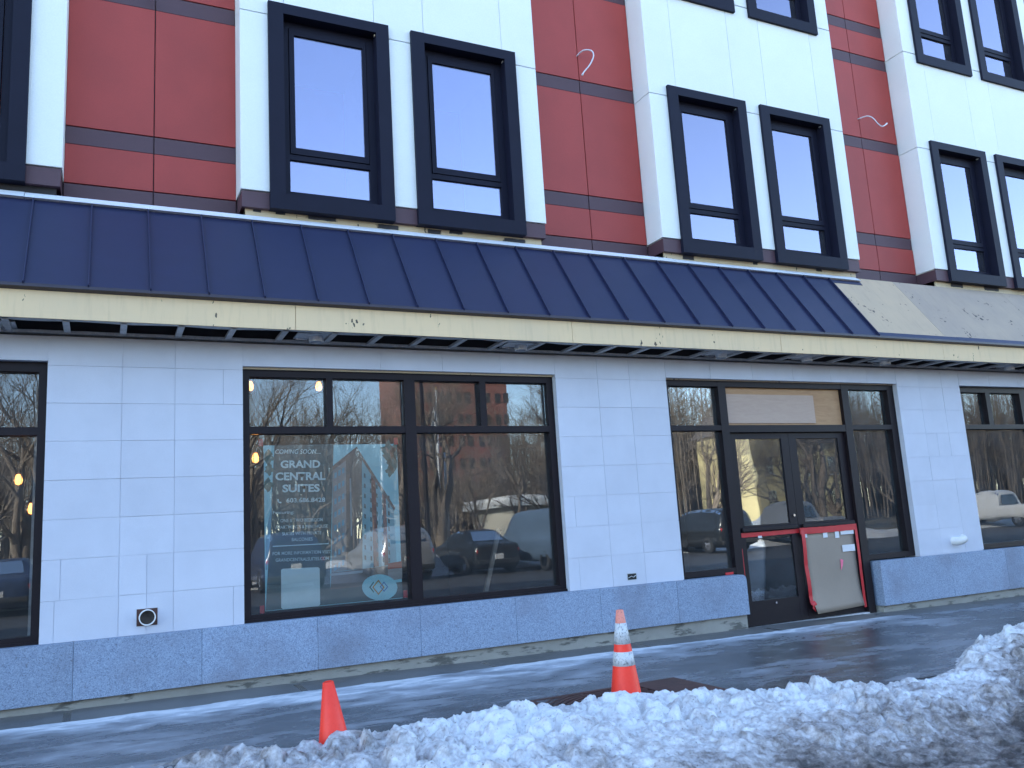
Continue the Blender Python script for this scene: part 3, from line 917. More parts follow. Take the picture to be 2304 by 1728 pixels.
# ---- thin ice sheet on the pavement
X = np.arange(-4.0, 14.0, 0.03); Y = np.arange(-3.1, -0.05, 0.025)
gx, gy = np.meshgrid(X, Y, indexing='ij')
ye = -0.60 + 0.020 * np.clip(gx, -2, 9) + 0.10 * (fbm(gx, gx * 0, 0.9, 4, 21) - .5) * 2 * 0.7 + 0.05 * (fbm(gx, gy, 3.0, 3, 22) - .5)
end = 1 / (1 + np.exp((gx - 8.9 - 0.3 * fbm(gx, gy, 2, 2, 23)) * 6))       # the ridge peters out past the door
d_ = ye - gy                                                                # >0 on the street side of the edge
wid = 0.22 + 0.36 * fbm(gx, gy * 0, 0.7, 3, 24)
ridge = np.where(d_ > 0, (0.55 + 0.6 * fbm(gx, gy * 2, 1.3, 5, 27)) * np.exp(-(d_ / wid) ** 1.2) * np.clip(d_ / 0.035, 0, 1), 0) * end
sheet = fbm(gx, gy * 2.4, 0.8, 6, 25) - 0.50
body = np.clip(sheet * 4.0 + 0.40, 0, 1) * np.clip(d_ / 0.1, 0, 1)
th = np.where(d_ > 0, 0.030 * ridge + 0.006 * body - 0.0008, -0.004)
th = th + 0.004 * ridge * (fbm(gx, gy, 9, 3, 26) - .5)
base = gz(gx, gy) + 0.010 * (fbm(gx, gy, 1.1, 4, 3) - 0.5) * np.clip(-gy * 2, 0, 1)
tk = np.clip(ridge * 1.05 + body * 0.40, 0, 1)
ice = grid_object('ice_sheet', X, Y, base + th + 0.001, 'ice', {'thick': tk})
tag(ice, 'grey trodden ice sheet with a white snow rim on the pavement', 'ice', kind='stuff')
# ---- ploughed snow bank
CX = [-5, -1, -0.13, 0.43, 0.9, 1.9, 2.6, 3.05, 3.6, 4.5, 5.7, 6.3, 7.0, 8.5, 13.5]
CY = [-2.40, -2.40, -2.34, -2.30, -2.46, -2.54, -2.44, -2.54, -2.46, -3.05, -3.36, -3.15, -2.72, -2.28, -2.05]
CZ = [-1.295, -1.295, -1.29, -1.285, -1.265, -1.225, -1.225, -1.285, -1.29, -1.285, -1.325, -1.33, -1.295, -1.255, -1.255]
X = np.concatenate([np.arange(-4.0, -1.2, 0.05), np.arange(-1.2, 9.2, 0.0125), np.arange(9.2, 13, 0.05)]); Y = np.concatenate([np.arange(-6.4, -4.7, 0.05), np.arange(-4.7, -1.5, 0.0125)])
gx, gy = np.meshgrid(X, Y, indexing='ij')
cy = np.interp(X, CX, CY)[:, None] + 0.10 * (fbm(gx, gy * 0, 1.6, 3, 31) - .5)
cz = np.interp(X, CX, CZ)[:, None] + 0.05 * (fbm(gx, gy * 0, 1.3, 3, 32) - .5)
gnd = gz(gx, gy) + (RZ + .012 - gz(gx, gy)) * np.clip((-3.3 - gy) / 0.9, 0, 1)
t_back = np.clip((gy - cy) / 0.22, 0, 1)
front_w = np.interp(X, [-4, 0, 1.5, 3, 5, 6.5, 9, 13], [1.5, 1.6, 1.9, 1.9, 1.3, 1.2, 1.5, 1.5])[:, None]
t_front = np.clip((cy - gy) / front_w, 0, 1)
sm_ = lambda t: t * t * (3 - 2 * t)
h = np.where(gy > cy, (cz - gnd + 0.02) * (1 - sm_(t_back)) - 0.02, (cz - gnd) * (1 - sm_(t_front) * 0.96) )
lum = np.zeros_like(gx)
nc = 26000
cxs = rng.uniform(-4, 13, nc); cys = rng.uniform(-6.3, -1.5, nc); crs = rng.uniform(0.016, 0.034, nc) * (1 + 3.0 * rng.random(nc) ** 9)
for x_, y_, r_ in zip(cxs, cys, crs):
    i0, i1 = np.searchsorted(X, [x_ - r_, x_ + r_]); j0, j1 = np.searchsorted(Y, [y_ - r_, y_ + r_])
    if i1 <= i0 or j1 <= j0:
        continue
    sx = gx[i0:i1, j0:j1] - x_; sy = (gy[i0:i1, j0:j1] - y_) * rng.uniform(0.8, 1.3)
    if rng.random() < 0.7:                                     # broken block: a few random facets
        k_ = rng.integers(3, 6); an = rng.uniform(0, 6.28) + np.arange(k_) * 6.28 / k_ + rng.normal(0, .3, k_)
        dm = np.max([sx * math.cos(t_) + sy * math.sin(t_) for t_ in an], 0)
        tl = (sx * rng.normal(0, .35) + sy * rng.normal(0, .35))
        bb_ = np.clip(np.minimum((r_ * .8 - dm) * rng.uniform(1.2, 3.0), r_ * rng.uniform(.35, .9) + tl), 0, None)
    else:
        bb_ = np.sqrt(np.clip(r_ * r_ - sx * sx - sy * sy, 0, None)) * rng.uniform(0.3, 0.8)
    lum[i0:i1, j0:j1] = np.maximum(lum[i0:i1, j0:j1], bb_)
lum = np.where(lum > .035, .035 + (lum - .035) * .75, lum) * 1.12
lum = lum * np.clip(0.3 + 2.2 * (fbm(gx, gy, 1.4, 3, 38) - 0.18), 0.5, 1.3)
cov = np.clip(1 - np.abs(gy - cy + 0.45) / 1.5, 0.12, 1)
inb = (1 - t_back)
h = h + inb * (lum * np.clip(cov * 1.3, 0.2, 1) + 0.10 * (fbm(gx, gy, 2.2, 5, 33) - .5) * cov + 0.060 * (fbm(gx, gy, 10, 6, 34, 0.72) - .5))
# wheel ruts and slush towards the road
h = h + np.clip(t_front * 1.5 - .3, 0, 1) * 0.05 * (fbm(gx * 0.5 - gy * .4, gy * 1.6, 2.0, 5, 35) - .45)
h = np.where(t_back >= 1, -0.02, h)
dirt = 0.16 + 0.85 * np.clip(t_front * 1.05 - 0.42 + 0.25 * np.clip((gx - 4.2) / 2.5, 0, 1), 0, 1) + 0.34 * np.clip((gx - 4.2) / 2.2, 0, 1) * np.clip(t_front * 2, 0.2, 1)
dirt = dirt + 0.70 * (fbm(gx, gy, 3.2, 6, 36, .62) - .50) + 0.32 * np.clip((1.9 - gx) / 1.0, 0, 1) - 0.10 * np.exp(-((gx - 2.6) / 0.9) ** 2)
snow = grid_object('snow_bank', X, Y, gnd + h, 'snow', {'dirt': dirt})
tag(snow, 'lumpy dirty snow ploughed up along the kerb around the cones', 'snow', kind='stuff')

# ---- tree grate half buried in the snow
tg = empty('tree_grate', (3.62, -2.62, -1.33)); tag(tg, 'rusty cast iron tree grate half buried beside the striped cone', 'grate')
gzt = float(gz(3.6, -2.0)) + 0.004
gx0, gx1, gy0, gy1 = 2.93, 4.30, -2.72, -1.95
zlo = lambda x: float(gz(x, -2.0)) - 0.01
fr = MB()
for (a, b_, c, d) in ((gx0, gx1, gy1 - .05, gy1), (gx0, gx1, gy0, gy0 + .05), (gx0, gx0 + .05, gy0 + .05, gy1 - .05), (gx1 - .42, gx1, gy0 + .05, gy1 - .05)):
    fr.box(a, b_, c, d, gzt - .03, gzt + .008)
fr.build('grate_frame', 'rust_iron', tg)
ctr = ((gx0 + gx1) / 2 - 0.1, gy1 - 0.68)
rib = MB()
for r in np.arange(0.25, 0.95, 0.046):
    prev = None
    for k in range(64):
        a0, a1 = 2 * math.pi * k / 64, 2 * math.pi * (k + 1) / 64
        q = []
        ok = True
        for a, rr_ in ((a0, r), (a1, r), (a1, r + .026), (a0, r + .026)):
            x_, y_ = ctr[0] + rr_ * math.cos(a), ctr[1] + rr_ * math.sin(a)
            ok &= gx0 + .04 < x_ < gx1 - .40 and gy0 + .04 < y_ < gy1 - .04
            q.append((x_, y_))
        if ok:
            rib.add([(x_, y_, gzt + .006) for x_, y_ in q] + [(x_, y_, gzt - .03) for x_, y_ in q], [(0, 1, 2, 3), (0, 4, 5, 1), (1, 5, 6, 2), (2, 6, 7, 3), (3, 7, 4, 0)])
for a in np.arange(0, 6.28, math.pi / 8):
    c_, s_ = math.cos(a), math.sin(a)
    p0, p1 = Vector((ctr[0] + .25 * c_, ctr[1] + .25 * s_, gzt - .012)), Vector((ctr[0] + .5 * c_, ctr[1] + .5 * s_, gzt - .012))
    rib.tube([p0, p1], 0.012, 4)
rib.build('grate_rib', 'rust_iron', tg)
MB().box(gx0 + .05, gx1 - .42, gy0 + .05, gy1 - .05, gzt - .034, gzt - .0305).build('grate_pit', 'black_box', tg)

# ---- traffic cones
def cone(x, y, zb, H, rb, rt_, bands, lean, label, base_half):
    root = empty('traffic_cone', (x, y, zb)); root.rotation_euler = lean
    tag(root, label, 'cone')
    def seg(z0, z1, extra=0.0):
        r = lambda z: rb + (rt_ - rb) * (z / H)
        return [(r(z0) + extra, z0), (r(z1) + extra, z1)]
    s = MB(); s.smooth = True
    top_faded = bands is not None
    s.lathe(seg(0.03, H * (0.86 if top_faded else 1.0)) + ([] if top_faded else [(rt_ * .7, H + .004), (rt_ * .72, H - .03)]), 36)
    put('cone_body', s.mesh('cone_body', 'cone_orange'), root, (0, 0, 0), True)
    if top_faded:
        s = MB(); s.smooth = True
        s.lathe(seg(H * .86, H, .0008) + [(rt_ * .72, H + .003), (rt_ * .7, H - .04)], 32)
        put('cone_tip', s.mesh('cone_tip', 'cone_faded'), root, (0, 0, 0), True)
        for a, b_ in bands:
            s = MB(); s.smooth = True
            s.lathe([(seg(a, b_)[0][0] - .001, a)] + seg(a, b_, 0.0022) + [(seg(a, b_)[1][0] - .001, b_)], 36)
            put('reflective_collar', s.mesh('collar', 'cone_collar'), root, (0, 0, 0), True)
    b_ = MB()
    b_.box(-base_half, base_half, -base_half, base_half, 0.0, 0.028)
    put('cone_base', b_.mesh('cone_base', 'cone_orange' if not top_faded else 'rubber'), root, (0, 0, 0), True)
    return root


cone(3.60, -2.31, -1.335, 0.66, 0.121, 0.0275, [(0.255, 0.356), (0.412, 0.566)], (0, 0.0, 0.3), 'tall orange traffic cone with two scuffed white reflective collars', 0.17)
cone(1.335, -2.47, -1.30, 0.415, 0.103, 0.034, None, (0, math.radians(-5), 0.2), 'short plain orange traffic cone leaning in the snow', 0.13)

# ================================================================== THINGS ON AND BEHIND THE GLASS
# ---- cardboard sheet over the lower door glass: hangs and curls out at its foot
def curve_sheet(name, corners, m, bulge, thick=0.004, nu=10, nv=14):
    """corners (x,z) TL TR BR BL; bulge(u,v) gives y"""
    mb = MB()
    for i in range(nv + 1):
        v = i / nv
        for j in range(nu + 1):
            u = j / nu
            a = (Vector(corners[0]) * (1 - u) + Vector(corners[1]) * u) * (1 - v) + (Vector(corners[3]) * (1 - u) + Vector(corners[2]) * u) * v
            mb.v.append((a.x, bulge(u, v), a.y))
    for i in range(nv):
        for j in range(nu):
            q = i * (nu + 1) + j
            mb.f.append((q, q + 1, q + nu + 2, q + nu + 1))
    n = len(mb.v)
    mb.v += [(x_, y_ + thick, z_) for x_, y_, z_ in mb.v]
    mb.f += [tuple(n + k for k in reversed(f)) for f in mb.f]
    edge = [j for j in range(nu + 1)] + [i * (nu + 1) + nu for i in range(1, nv + 1)] + [nv * (nu + 1) + j for j in reversed(range(nu))] + [i * (nu + 1) for i in reversed(range(1, nv))]
    for a, b_ in zip(edge, edge[1:] + edge[:1]):
        mb.f.append((a, b_, b_ + n, a + n))
    mb.smooth = True
    return mb.build(name, m)


card = curve_sheet('cardboard_sheet', [(7.90, -0.29), (8.77, -0.302), (8.775, -1.245), (7.925, -1.27)], 'cardboard', lambda u, v: 0.103 - 0.012 * math.sin(math.pi * u) - 0.085 * max(0, v - 0.55) ** 2 * 5 * (1 - 0.55 * u))
tag(card, 'brown cardboard sheet taped over the lower glass of the right door', 'cardboard')
for x0, x1, z0, z1 in ((7.915, 7.955, -0.345, -0.295), (8.225, 8.30, -0.365, -0.285), (8.43, 8.50, -0.38, -0.285), (8.53, 8.76, -0.345, -0.288), (8.53, 8.75, -0.56, -0.475)):
    box('tape_strip', x0, x1, 0.083, 0.0845, z0, z1, 'white_tape', card)
tp = MB(); tp.prism_y([(8.46, -0.79), (8.50, -0.72), (8.515, -0.66), (8.47, -0.645)], 0.080, 0.0815); tp.build('tape_strip', 'pink_tape', card)
# ---- red tape: one continuous run edging both doors
rtp = empty('red_tape', (7.85, 0.1, -1.28)); tag(rtp, 'red masking tape edging the lower glass of both doors', 'tape')


def strip(name, path, w, y, m, parent, wob=0.0):
    """flat ribbon along an (x,z) path"""
    mb = MB()
    pts = [Vector((p[0], p[1])) for p in path]
    L = []
    for i in range(len(pts) - 1):
        n_ = 8
        for k in range(n_):
            L.append(pts[i].lerp(pts[i + 1], k / n_))
    L.append(pts[-1])
    for i, p in enumerate(L):
        t = (L[min(i + 1, len(L) - 1)] - L[max(i - 1, 0)]).normalized(); nrm = Vector((-t.y, t.x))
        ww = w * (1 + 0.05 * math.sin(i * 2.3))
        yy = y - wob * abs(math.sin(i * 0.31))
        mb.v += [(p.x + nrm.x * ww / 2, yy, p.y + nrm.y * ww / 2), (p.x - nrm.x * ww / 2, yy - .0006, p.y - nrm.y * ww / 2)]
    for i in range(len(L) - 1):
        mb.f.append((2 * i, 2 * i + 1, 2 * i + 3, 2 * i + 2))
    n = len(mb.v); mb.v += [(a, b_ + .0007, c) for a, b_, c in mb.v]; mb.f += [tuple(n + k for k in reversed(f)) for f in mb.f]
    return mb.build(name, m, parent)


strip('tape_run', [(6.935, -0.262), (7.40, -0.262), (7.86, -0.255)], 0.052, 0.1115, 'red_tape', rtp)
strip('tape_run', [(7.84, -0.262), (8.30, -0.265), (8.82, -0.255)], 0.078, 0.0795, 'red_tape', rtp, 0.002)
strip('tape_run', [(7.885, -0.25), (7.875, -0.60), (7.885, -0.95), (7.90, -1.16)], 0.058, 0.0775, 'red_tape', rtp, 0.012)
strip('tape_run', [(8.80, -0.27), (8.80, -0.70), (8.795, -1.05), (8.80, -1.27)], 0.045, 0.078, 'red_tape', rtp, 0.004)
strip('tape_run', [(6.915, -0.42), (6.915, -0.75), (6.925, -0.92)], 0.028, 0.1105, 'red_tape', rtp, 0.004)
strip('tape_run', [(7.90, -1.12), (7.93, -1.19), (7.90, -1.22)], 0.07, 0.07, 'red_tape', rtp, 0.02)
strip('tape_run', [(6.60, -0.688), (6.72, -0.684)], 0.028, 0.0655, 'red_tape', rtp)
strip('tape_scrap', [(7.19, -0.295), (7.25, -0.295)], 0.028, 0.1105, 'white_tape', rtp)
# ---- plywood in the transom
py = box('plywood_board', 6.89, 8.838, 0.118, 0.132, 1.076, 1.55, 'plywood')
tag(py, 'orange brown plywood board filling the transom above the doors', 'plywood')
py2 = box('plywood_offcut', 6.915, 8.36, 0.104, 0.117, 1.10, 1.465, 'plywood_pale')
tag(py2, 'pale plywood offcut fixed over the darker transom board', 'plywood')
# ---- poster
PX0, PX1, PZ0, PZ1, PY = 1.36, 2.67, -0.618, 0.903, 0.153


def flat(name, col, rough=0.6):
    if name not in MATS:
        m = bpy.data.materials.new(name); MATS[name] = m
        ns, ln, b = nodes_of(m); nt = m.node_tree
        c = Vector(col)
        ln.new(ramp(nt, noise(nt, pos(nt), 5, 5), [(0.3, c * .93), (0.7, c * 1.07)]), b.inputs['Base Color'])
        b.inputs['Roughness'].default_value = rough
    return name


flat('print_sky', (0.40, 0.80, 0.86)); flat('print_dark', (0.115, 0.165, 0.16)); flat('print_white', (0.80, 0.98, 0.97)); flat('print_grey', (0.42, 0.40, 0.37)); flat('print_grey_dark', (0.24, 0.21, 0.18))
flat('print_teal', (0.30, 0.56, 0.62)); flat('print_roof', (0.25, 0.20, 0.17)); flat('print_red', (0.45, 0.12, 0.07)); flat('print_glow', (0.45, 0.85, 0.90)); flat('print_gold', (0.55, 0.30, 0.06)); flat('print_blue', (0.05, 0.22, 0.55)); flat('print_green', (0.03, 0.20, 0.18)); flat('print_leaf', (0.09, 0.20, 0.17)); flat('print_brick', (0.28, 0.13, 0.10)); flat('print_pale', (0.48, 0.52, 0.52)); flat('print_beam', (0.25, 0.50, 0.62))


def W4(px, py_):
    """poster point from its place on the printed sheet (sheet pixels) to (x, z)"""
    tv = (py_ - 516) / 1030.0
    xl = 152 + 12 * tv; xr = 1010 + 29 * tv
    u = (px - xl) / (xr - xl)
    zt_ = 520 - 8 * u; zb_ = 1590 - 88 * u
    v = (py_ - zt_) / (zb_ - zt_)
    return (PX0 + (PX1 - PX0) * u, PZ1 + (PZ0 - PZ1) * v)


poster = box('poster', PX0, PX1, PY, PY + 0.003, PZ0, PZ1, 'print_sky')
tag(poster, 'teal coming soon poster of an apartment building inside the large shop window', 'poster')


def pr_poly(name, pts, m, layer):
    q = [W4(*p) for p in pts]
    y = PY - 0.0008 * layer
    mb = MB(); mb.prism_y(q, y, y + 0.0005)
    return mb.build(name, m, poster)


pr_poly('dark_print', [(218, 519), (588, 517), (563, 1330), (563, 1440), (780, 1430), (1036, 1400), (1038, 1498), (166, 1587), (200, 900)], 'print_dark', 1)
pr_poly('light_beam', [(166, 1100), (205, 900), (195, 1100), (175, 1330), (166, 1330)], 'print_beam', 2)
for k, (cx_, cy_, r_) in enumerate(((180, 600, 34), (186, 680, 26), (178, 780, 30), (950, 560, 45), (985, 640, 38), (960, 690, 26), (1000, 560, 34))):
    pr_poly('leaf_print', [(min(max(cx_ + r_ * (1 + .35 * math.sin(5 * a + k)) * math.cos(a), 156), 1010), cy_ + r_ * 1.3 * (1 + .3 * math.cos(4 * a)) * math.sin(a)) for a in np.linspace(0, 6.0, 16)], 'print_leaf', 2)
pr_poly('left_facade', [(583, 668), (668, 600), (668, 1330), (570, 1345)], 'print_grey', 3)
pr_poly('corner_facade', [(668, 600), (738, 552), (772, 620), (772, 1320), (668, 1330)], 'print_grey_dark', 3)
pr_poly('right_facade', [(772, 620), (985, 945), (1000, 1290), (772, 1320)], 'print_teal', 3)
pr_poly('brick_strip', [(832, 715), (862, 760), (880, 1305), (845, 1310)], 'print_brick', 4)
pr_poly('brick_strip', [(905, 825), (930, 862), (945, 1295), (918, 1300)], 'print_brick', 4)
pr_poly('roof_eave', [(576, 662), (738, 530), (994, 930), (986, 950), (740, 566), (582, 686)], 'print_roof', 4)
pr_poly('shop_level', [(570, 1345), (772, 1320), (940, 1300), (940, 1400), (772, 1430), (563, 1452)], 'print_grey_dark', 4)
pr_poly('shop_level', [(562, 1352), (772, 1330), (772, 1345), (562, 1367)], 'print_pale', 5)
pr_poly('annex', [(940, 1285), (1034, 1270), (1036, 1312), (940, 1322)], 'print_red', 4)
pr_poly('annex', [(940, 1322), (1036, 1312), (1037, 1380), (940, 1395)], 'print_grey', 4)
for r_ in range(8):
    for c_ in range(3):
        x_, y_ = 592 + 25 * c_ - r_ * 0.6, 705 + 85 * r_ - 16 * c_
        if y_ < 1320:
            pr_poly('window_print', [(x_, y_), (x_ + 15, y_ - 9), (x_ + 15, y_ + 28), (x_, y_ + 36)], 'print_beam', 5)
for r_ in range(9):
    for c_ in range(5):
        x_ = 785 + 40 * c_; y_ = 705 + 66 * r_ + 36 * c_ * (1 - r_ / 9)
        if y_ < 1270:
            pr_poly('window_print', [(x_, y_), (x_ + 11, y_ + 5), (x_ + 11, y_ + 33), (x_, y_ + 28)], 'print_dark', 5)
pr_poly('sign_print', [(690, 740), (700, 738), (706, 1110), (696, 1112)], 'print_pale', 5)
pr_poly('glow_print', [(885 + 118 * math.cos(a), 1436 + 82 * math.sin(a)) for a in np.linspace(0, 2 * math.pi, 28)[:-1]], 'print_glow', 5)


def ring(cx_, cy_, r_, w_, m, layer, skew=1.0, a0=0, n=4):
    P1 = [(cx_ + r_ * math.cos(a0 + k * 2 * math.pi / n) * skew, cy_ + r_ * math.sin(a0 + k * 2 * math.pi / n)) for k in range(n + 1)]
    r2 = r_ - w_
    P2 = [(cx_ + r2 * math.cos(a0 + k * 2 * math.pi / n) * skew, cy_ + r2 * math.sin(a0 + k * 2 * math.pi / n)) for k in range(n + 1)]
    for k in range(n):
        pr_poly('logo_print', [P1[k], P1[k + 1], P2[k + 1], P2[k]], m, layer)


ring(875, 1436, 48, 11, 'print_gold', 7, 0.86)
ring(912, 1432, 32, 8, 'print_blue', 8, 0.86)
pr_poly('logo_print', [(842, 1400), (814, 1436), (842, 1470), (846, 1464), (824, 1436), (846, 1407)], 'print_green', 7)
sq = [(258, 1330), (268, 1322), (486, 1311), (496, 1319), (499, 1545), (490, 1556), (270, 1577), (259, 1568)]
pr_poly('blank_white_tile', sq, 'print_white', 4)
pr_poly('rule_line', [(208, 1176), (553, 1158), (553, 1164), (208, 1183)], 'print_white', 4)


def text(s, x0, x1, y0, y1, m='print_white', bold=0.0, shear=0.0, layer=6, name='lettering'):
    """one line of lettering stretched into a sheet-pixel box x0..x1, y0 (cap top) .. y1 (baseline)"""
    cu = bpy.data.curves.new('t', 'FONT'); cu.body = s; cu.size = 1.0; cu.offset = bold; cu.shear = shear; cu.resolution_u = 3
    ob = bpy.data.objects.new('t', cu); COL.objects.link(ob)
    dg = bpy.context.evaluated_depsgraph_get(); dg.update()
    me = bpy.data.meshes.new_from_object(ob.evaluated_get(dg))
    bpy.data.objects.remove(ob); bpy.data.curves.remove(cu)
    co = np.zeros(len(me.vertices) * 3); me.vertices.foreach_get('co', co); co = co.reshape(-1, 3)
    lo, hi = co.min(0), co.max(0)
    capH = 0.70 + 2 * bold
    base = 0.0 - bold
    out = np.zeros_like(co)
    for i, (a, b_, _) in enumerate(co):
        px = x0 + (x1 - x0) * (a - lo[0]) / (hi[0] - lo[0])
        slope = -0.055 * ((y0 - 520) / 1000)                 # printed lines stay parallel to the sheet's edges
        py_ = y1 - (y1 - y0) * (b_ - base) / capH + slope * (px - x0)
        X_, Z_ = W4(px, py_)
        out[i] = (X_, 0, Z_)
    org = out.mean(0); out -= org
    me.vertices.foreach_set('co', out.ravel()); me.update()
    me.materials.clear(); me.materials.append(mat(m))
    return put(name, me, poster, (org[0], PY - 0.0008 * layer, org[2]))


text('COMING SOON....', 222, 505, 546, 577, shear=0.2, bold=0.012)
text('GRAND', 254, 502, 619, 671, bold=0.036)
text('CENTRAL', 223, 535, 698, 752, bold=0.036)
text('SUITES', 266, 498, 778, 830, bold=0.036)
text('603.686.8428', 290, 532, 868, 897, bold=0.022)
pr_poly('phone_icon', [(234, 876), (241, 872), (246, 880), (243, 886), (250, 893), (256, 890), (262, 895), (257, 902), (247, 900), (236, 888)], 'print_white', 6)
text('Featuring:', 208, 337, 951, 972, bold=0.01)
text('ONE & TWO BEDROOM', 254, 517, 1003, 1025, bold=0.01)
text('APARTMENTS & PENTHOUSE', 223, 549, 1047, 1068, bold=0.01)
text('SUITES WITH PRIVATE', 265, 507, 1088, 1109, bold=0.01)
text('BALCONIES', 323, 452, 1125, 1146, bold=0.01)
text('FOR MORE INFORMATION VISIT', 207, 566, 1215, 1236, bold=0.01)
text('GRANDCENTRALSUITES.COM', 225, 554, 1257, 1278, bold=0.01)
for px, pz, lb in ((1.335, 0.93, 'top corner above the coming soon line'), (2.66, 0.93, 'top corner above the printed sky'), (1.33, -0.60, 'bottom corner beside the blank white tile'), (2.70, -0.58, 'bottom corner beside the diamond logo')):
    tag(box('poster_tab', px - .02, px + .02, 0.147, 0.149, pz - .035, pz + .035, 'red_tape'), 'small red tape tab at the poster ' + lb, 'tape', 'red tape tabs round the poster')

# ---- things standing inside
def work_light(x, y, z, label):
    r = empty('work_light', (x, y, z)); tag(r, label, 'lamp', 'caged work lights strung inside the shop')
    s = MB(); s.smooth = True
    s.lathe([(0.001, -0.045), (0.028, -0.035), (0.038, 0.0), (0.028, 0.035), (0.018, 0.06)], 14, (x, y, z)); s.build('bulb', 'bulb_lit', r)
    c = MB()
    for k in range(6):
        a = k * math.pi / 3
        c.tube([(x + .02 * math.cos(a), y + .02 * math.sin(a), z + .085), (x + .055 * math.cos(a), y + .055 * math.sin(a), z + .03), (x + .055 * math.cos(a), y + .055 * math.sin(a), z - .03), (x, y, z - .075)], 0.0028, 5)
    c.build('cage', 'frame_dark', r)
    MB().tube([(x, y, z + .06), (x, y, z + .13)], 0.024, 10).build('socket', 'frame_dark', r)
    MB().tube([(x, y, z + .12), (x + .01, y, 1.855)], 0.004, 5).build('cord', 'frame_dark', r)


for x, y, z, lb in ((1.45, 1.2, 0.88, "orange work light glowing level with the top of the poster"), (1.41, 1.25, 1.66, "work light glowing in the corner of the transom pane above the poster"), (-0.60, 1.2, 0.44, "lower of two orange work lights inside the window left of the pipe stub"), (-0.74, 1.5, 0.74, "upper of two orange work lights inside the window left of the pipe stub"), (2.16, 1.3, 1.68, "work light glowing beside the mullion between the transom panes above the poster")):
    work_light(x, y, z, lb)
for i, (x, y) in enumerate(((-0.57, 1.05), (-0.98, 1.1), (-1.4, 1.15))):
    s = MB(); s.box(x - .018, x + .018, y, y + .09, -1.355, 1.855)
    tag(s.build('steel_stud', 'galvanised'), 'bare steel stud standing inside the window left of the pipe stub', 'stud', 'steel studs inside')
s = MB(); s.tube([(3.62, 0.75, -1.35), (4.30, 1.35, -0.02)], 0.032, 4); tag(s.build('leaning_plank', 'wood_board'), 'plank leaning inside the large shop window', 'plank')
s = MB(); s.tube([(10.50, 0.45, -1.35), (10.20, 0.9, 0.32)], 0.03, 4); tag(s.build('leaning_batten', 'interior_light'), 'pale batten leaning inside the right side light of the entrance', 'batten')

# ================================================================== ACROSS THE STREET (seen mirrored in the glass)
def car_mesh(kind):
    """half-section stations: x, bottom, belt, top, half width, half width at the roof"""
    if kind == 'sedan':
        st = [(0.0, .45, .62, .78, .62, .55), (.06, .28, .80, .95, .80, .70), (.35, .22, .90, 1.00, .88, .76), (.75, .20, .93, 1.06, .90, .74), (1.35, .18, .95, 1.42, .91, .60), (2.1, .18, .95, 1.46, .91, .61), (2.75, .18, .94, 1.40, .91, .60), (3.45, .18, .92, .99, .90, .72), (4.2, .20, .80, .88, .86, .70), (4.55, .28, .62, .70, .74, .6), (4.62, .40, .52, .58, .6, .5)]
    elif kind == 'suv':
        st = [(0.0, .48, .70, .95, .70, .62), (.06, .32, .95, 1.20, .88, .74), (.22, .27, 1.02, 1.55, .92, .70), (.5, .25, 1.03, 1.68, .93, .66), (1.4, .25, 1.03, 1.73, .94, .67), (2.3, .25, 1.02, 1.70, .94, .67), (2.75, .25, 1.02, 1.62, .94, .66), (3.4, .25, 1.00, 1.08, .93, .76), (4.2, .27, .92, 1.0, .9, .74), (4.5, .33, .72, .82, .8, .62), (4.56, .42, .6, .66, .66, .5)]
    elif kind == 'van':
        st = [(0.0, .45, 1.0, 1.9, .86, .74), (.05, .35, 1.1, 1.98, .92, .80), (.5, .30, 1.1, 2.02, .94, .81), (2.4, .30, 1.1, 2.02, .94, .81), (3.4, .30, 1.1, 1.98, .94, .80), (3.9, .30, 1.08, 1.75, .93, .74), (4.5, .30, 1.02, 1.15, .92, .74), (5.0, .34, .86, .94, .86, .7), (5.08, .42, .7, .78, .74, .6)]
    else:                                                    # pickup
        st = [(0.0, .50, .95, 1.08, .90, .86), (.05, .45, 1.05, 1.10, .94, .90), (1.9, .42, 1.05, 1.11, .95, .90), (2.0, .42, 1.05, 1.70, .95, .70), (2.2, .42, 1.05, 1.82, .95, .68), (3.2, .42, 1.05, 1.82, .95, .68), (3.6, .42, 1.05, 1.66, .95, .70), (4.05, .42, 1.04, 1.12, .95, .80), (5.1, .45, .98, 1.05, .94, .80), (5.4, .5, .8, .86, .84, .7)]
    return st


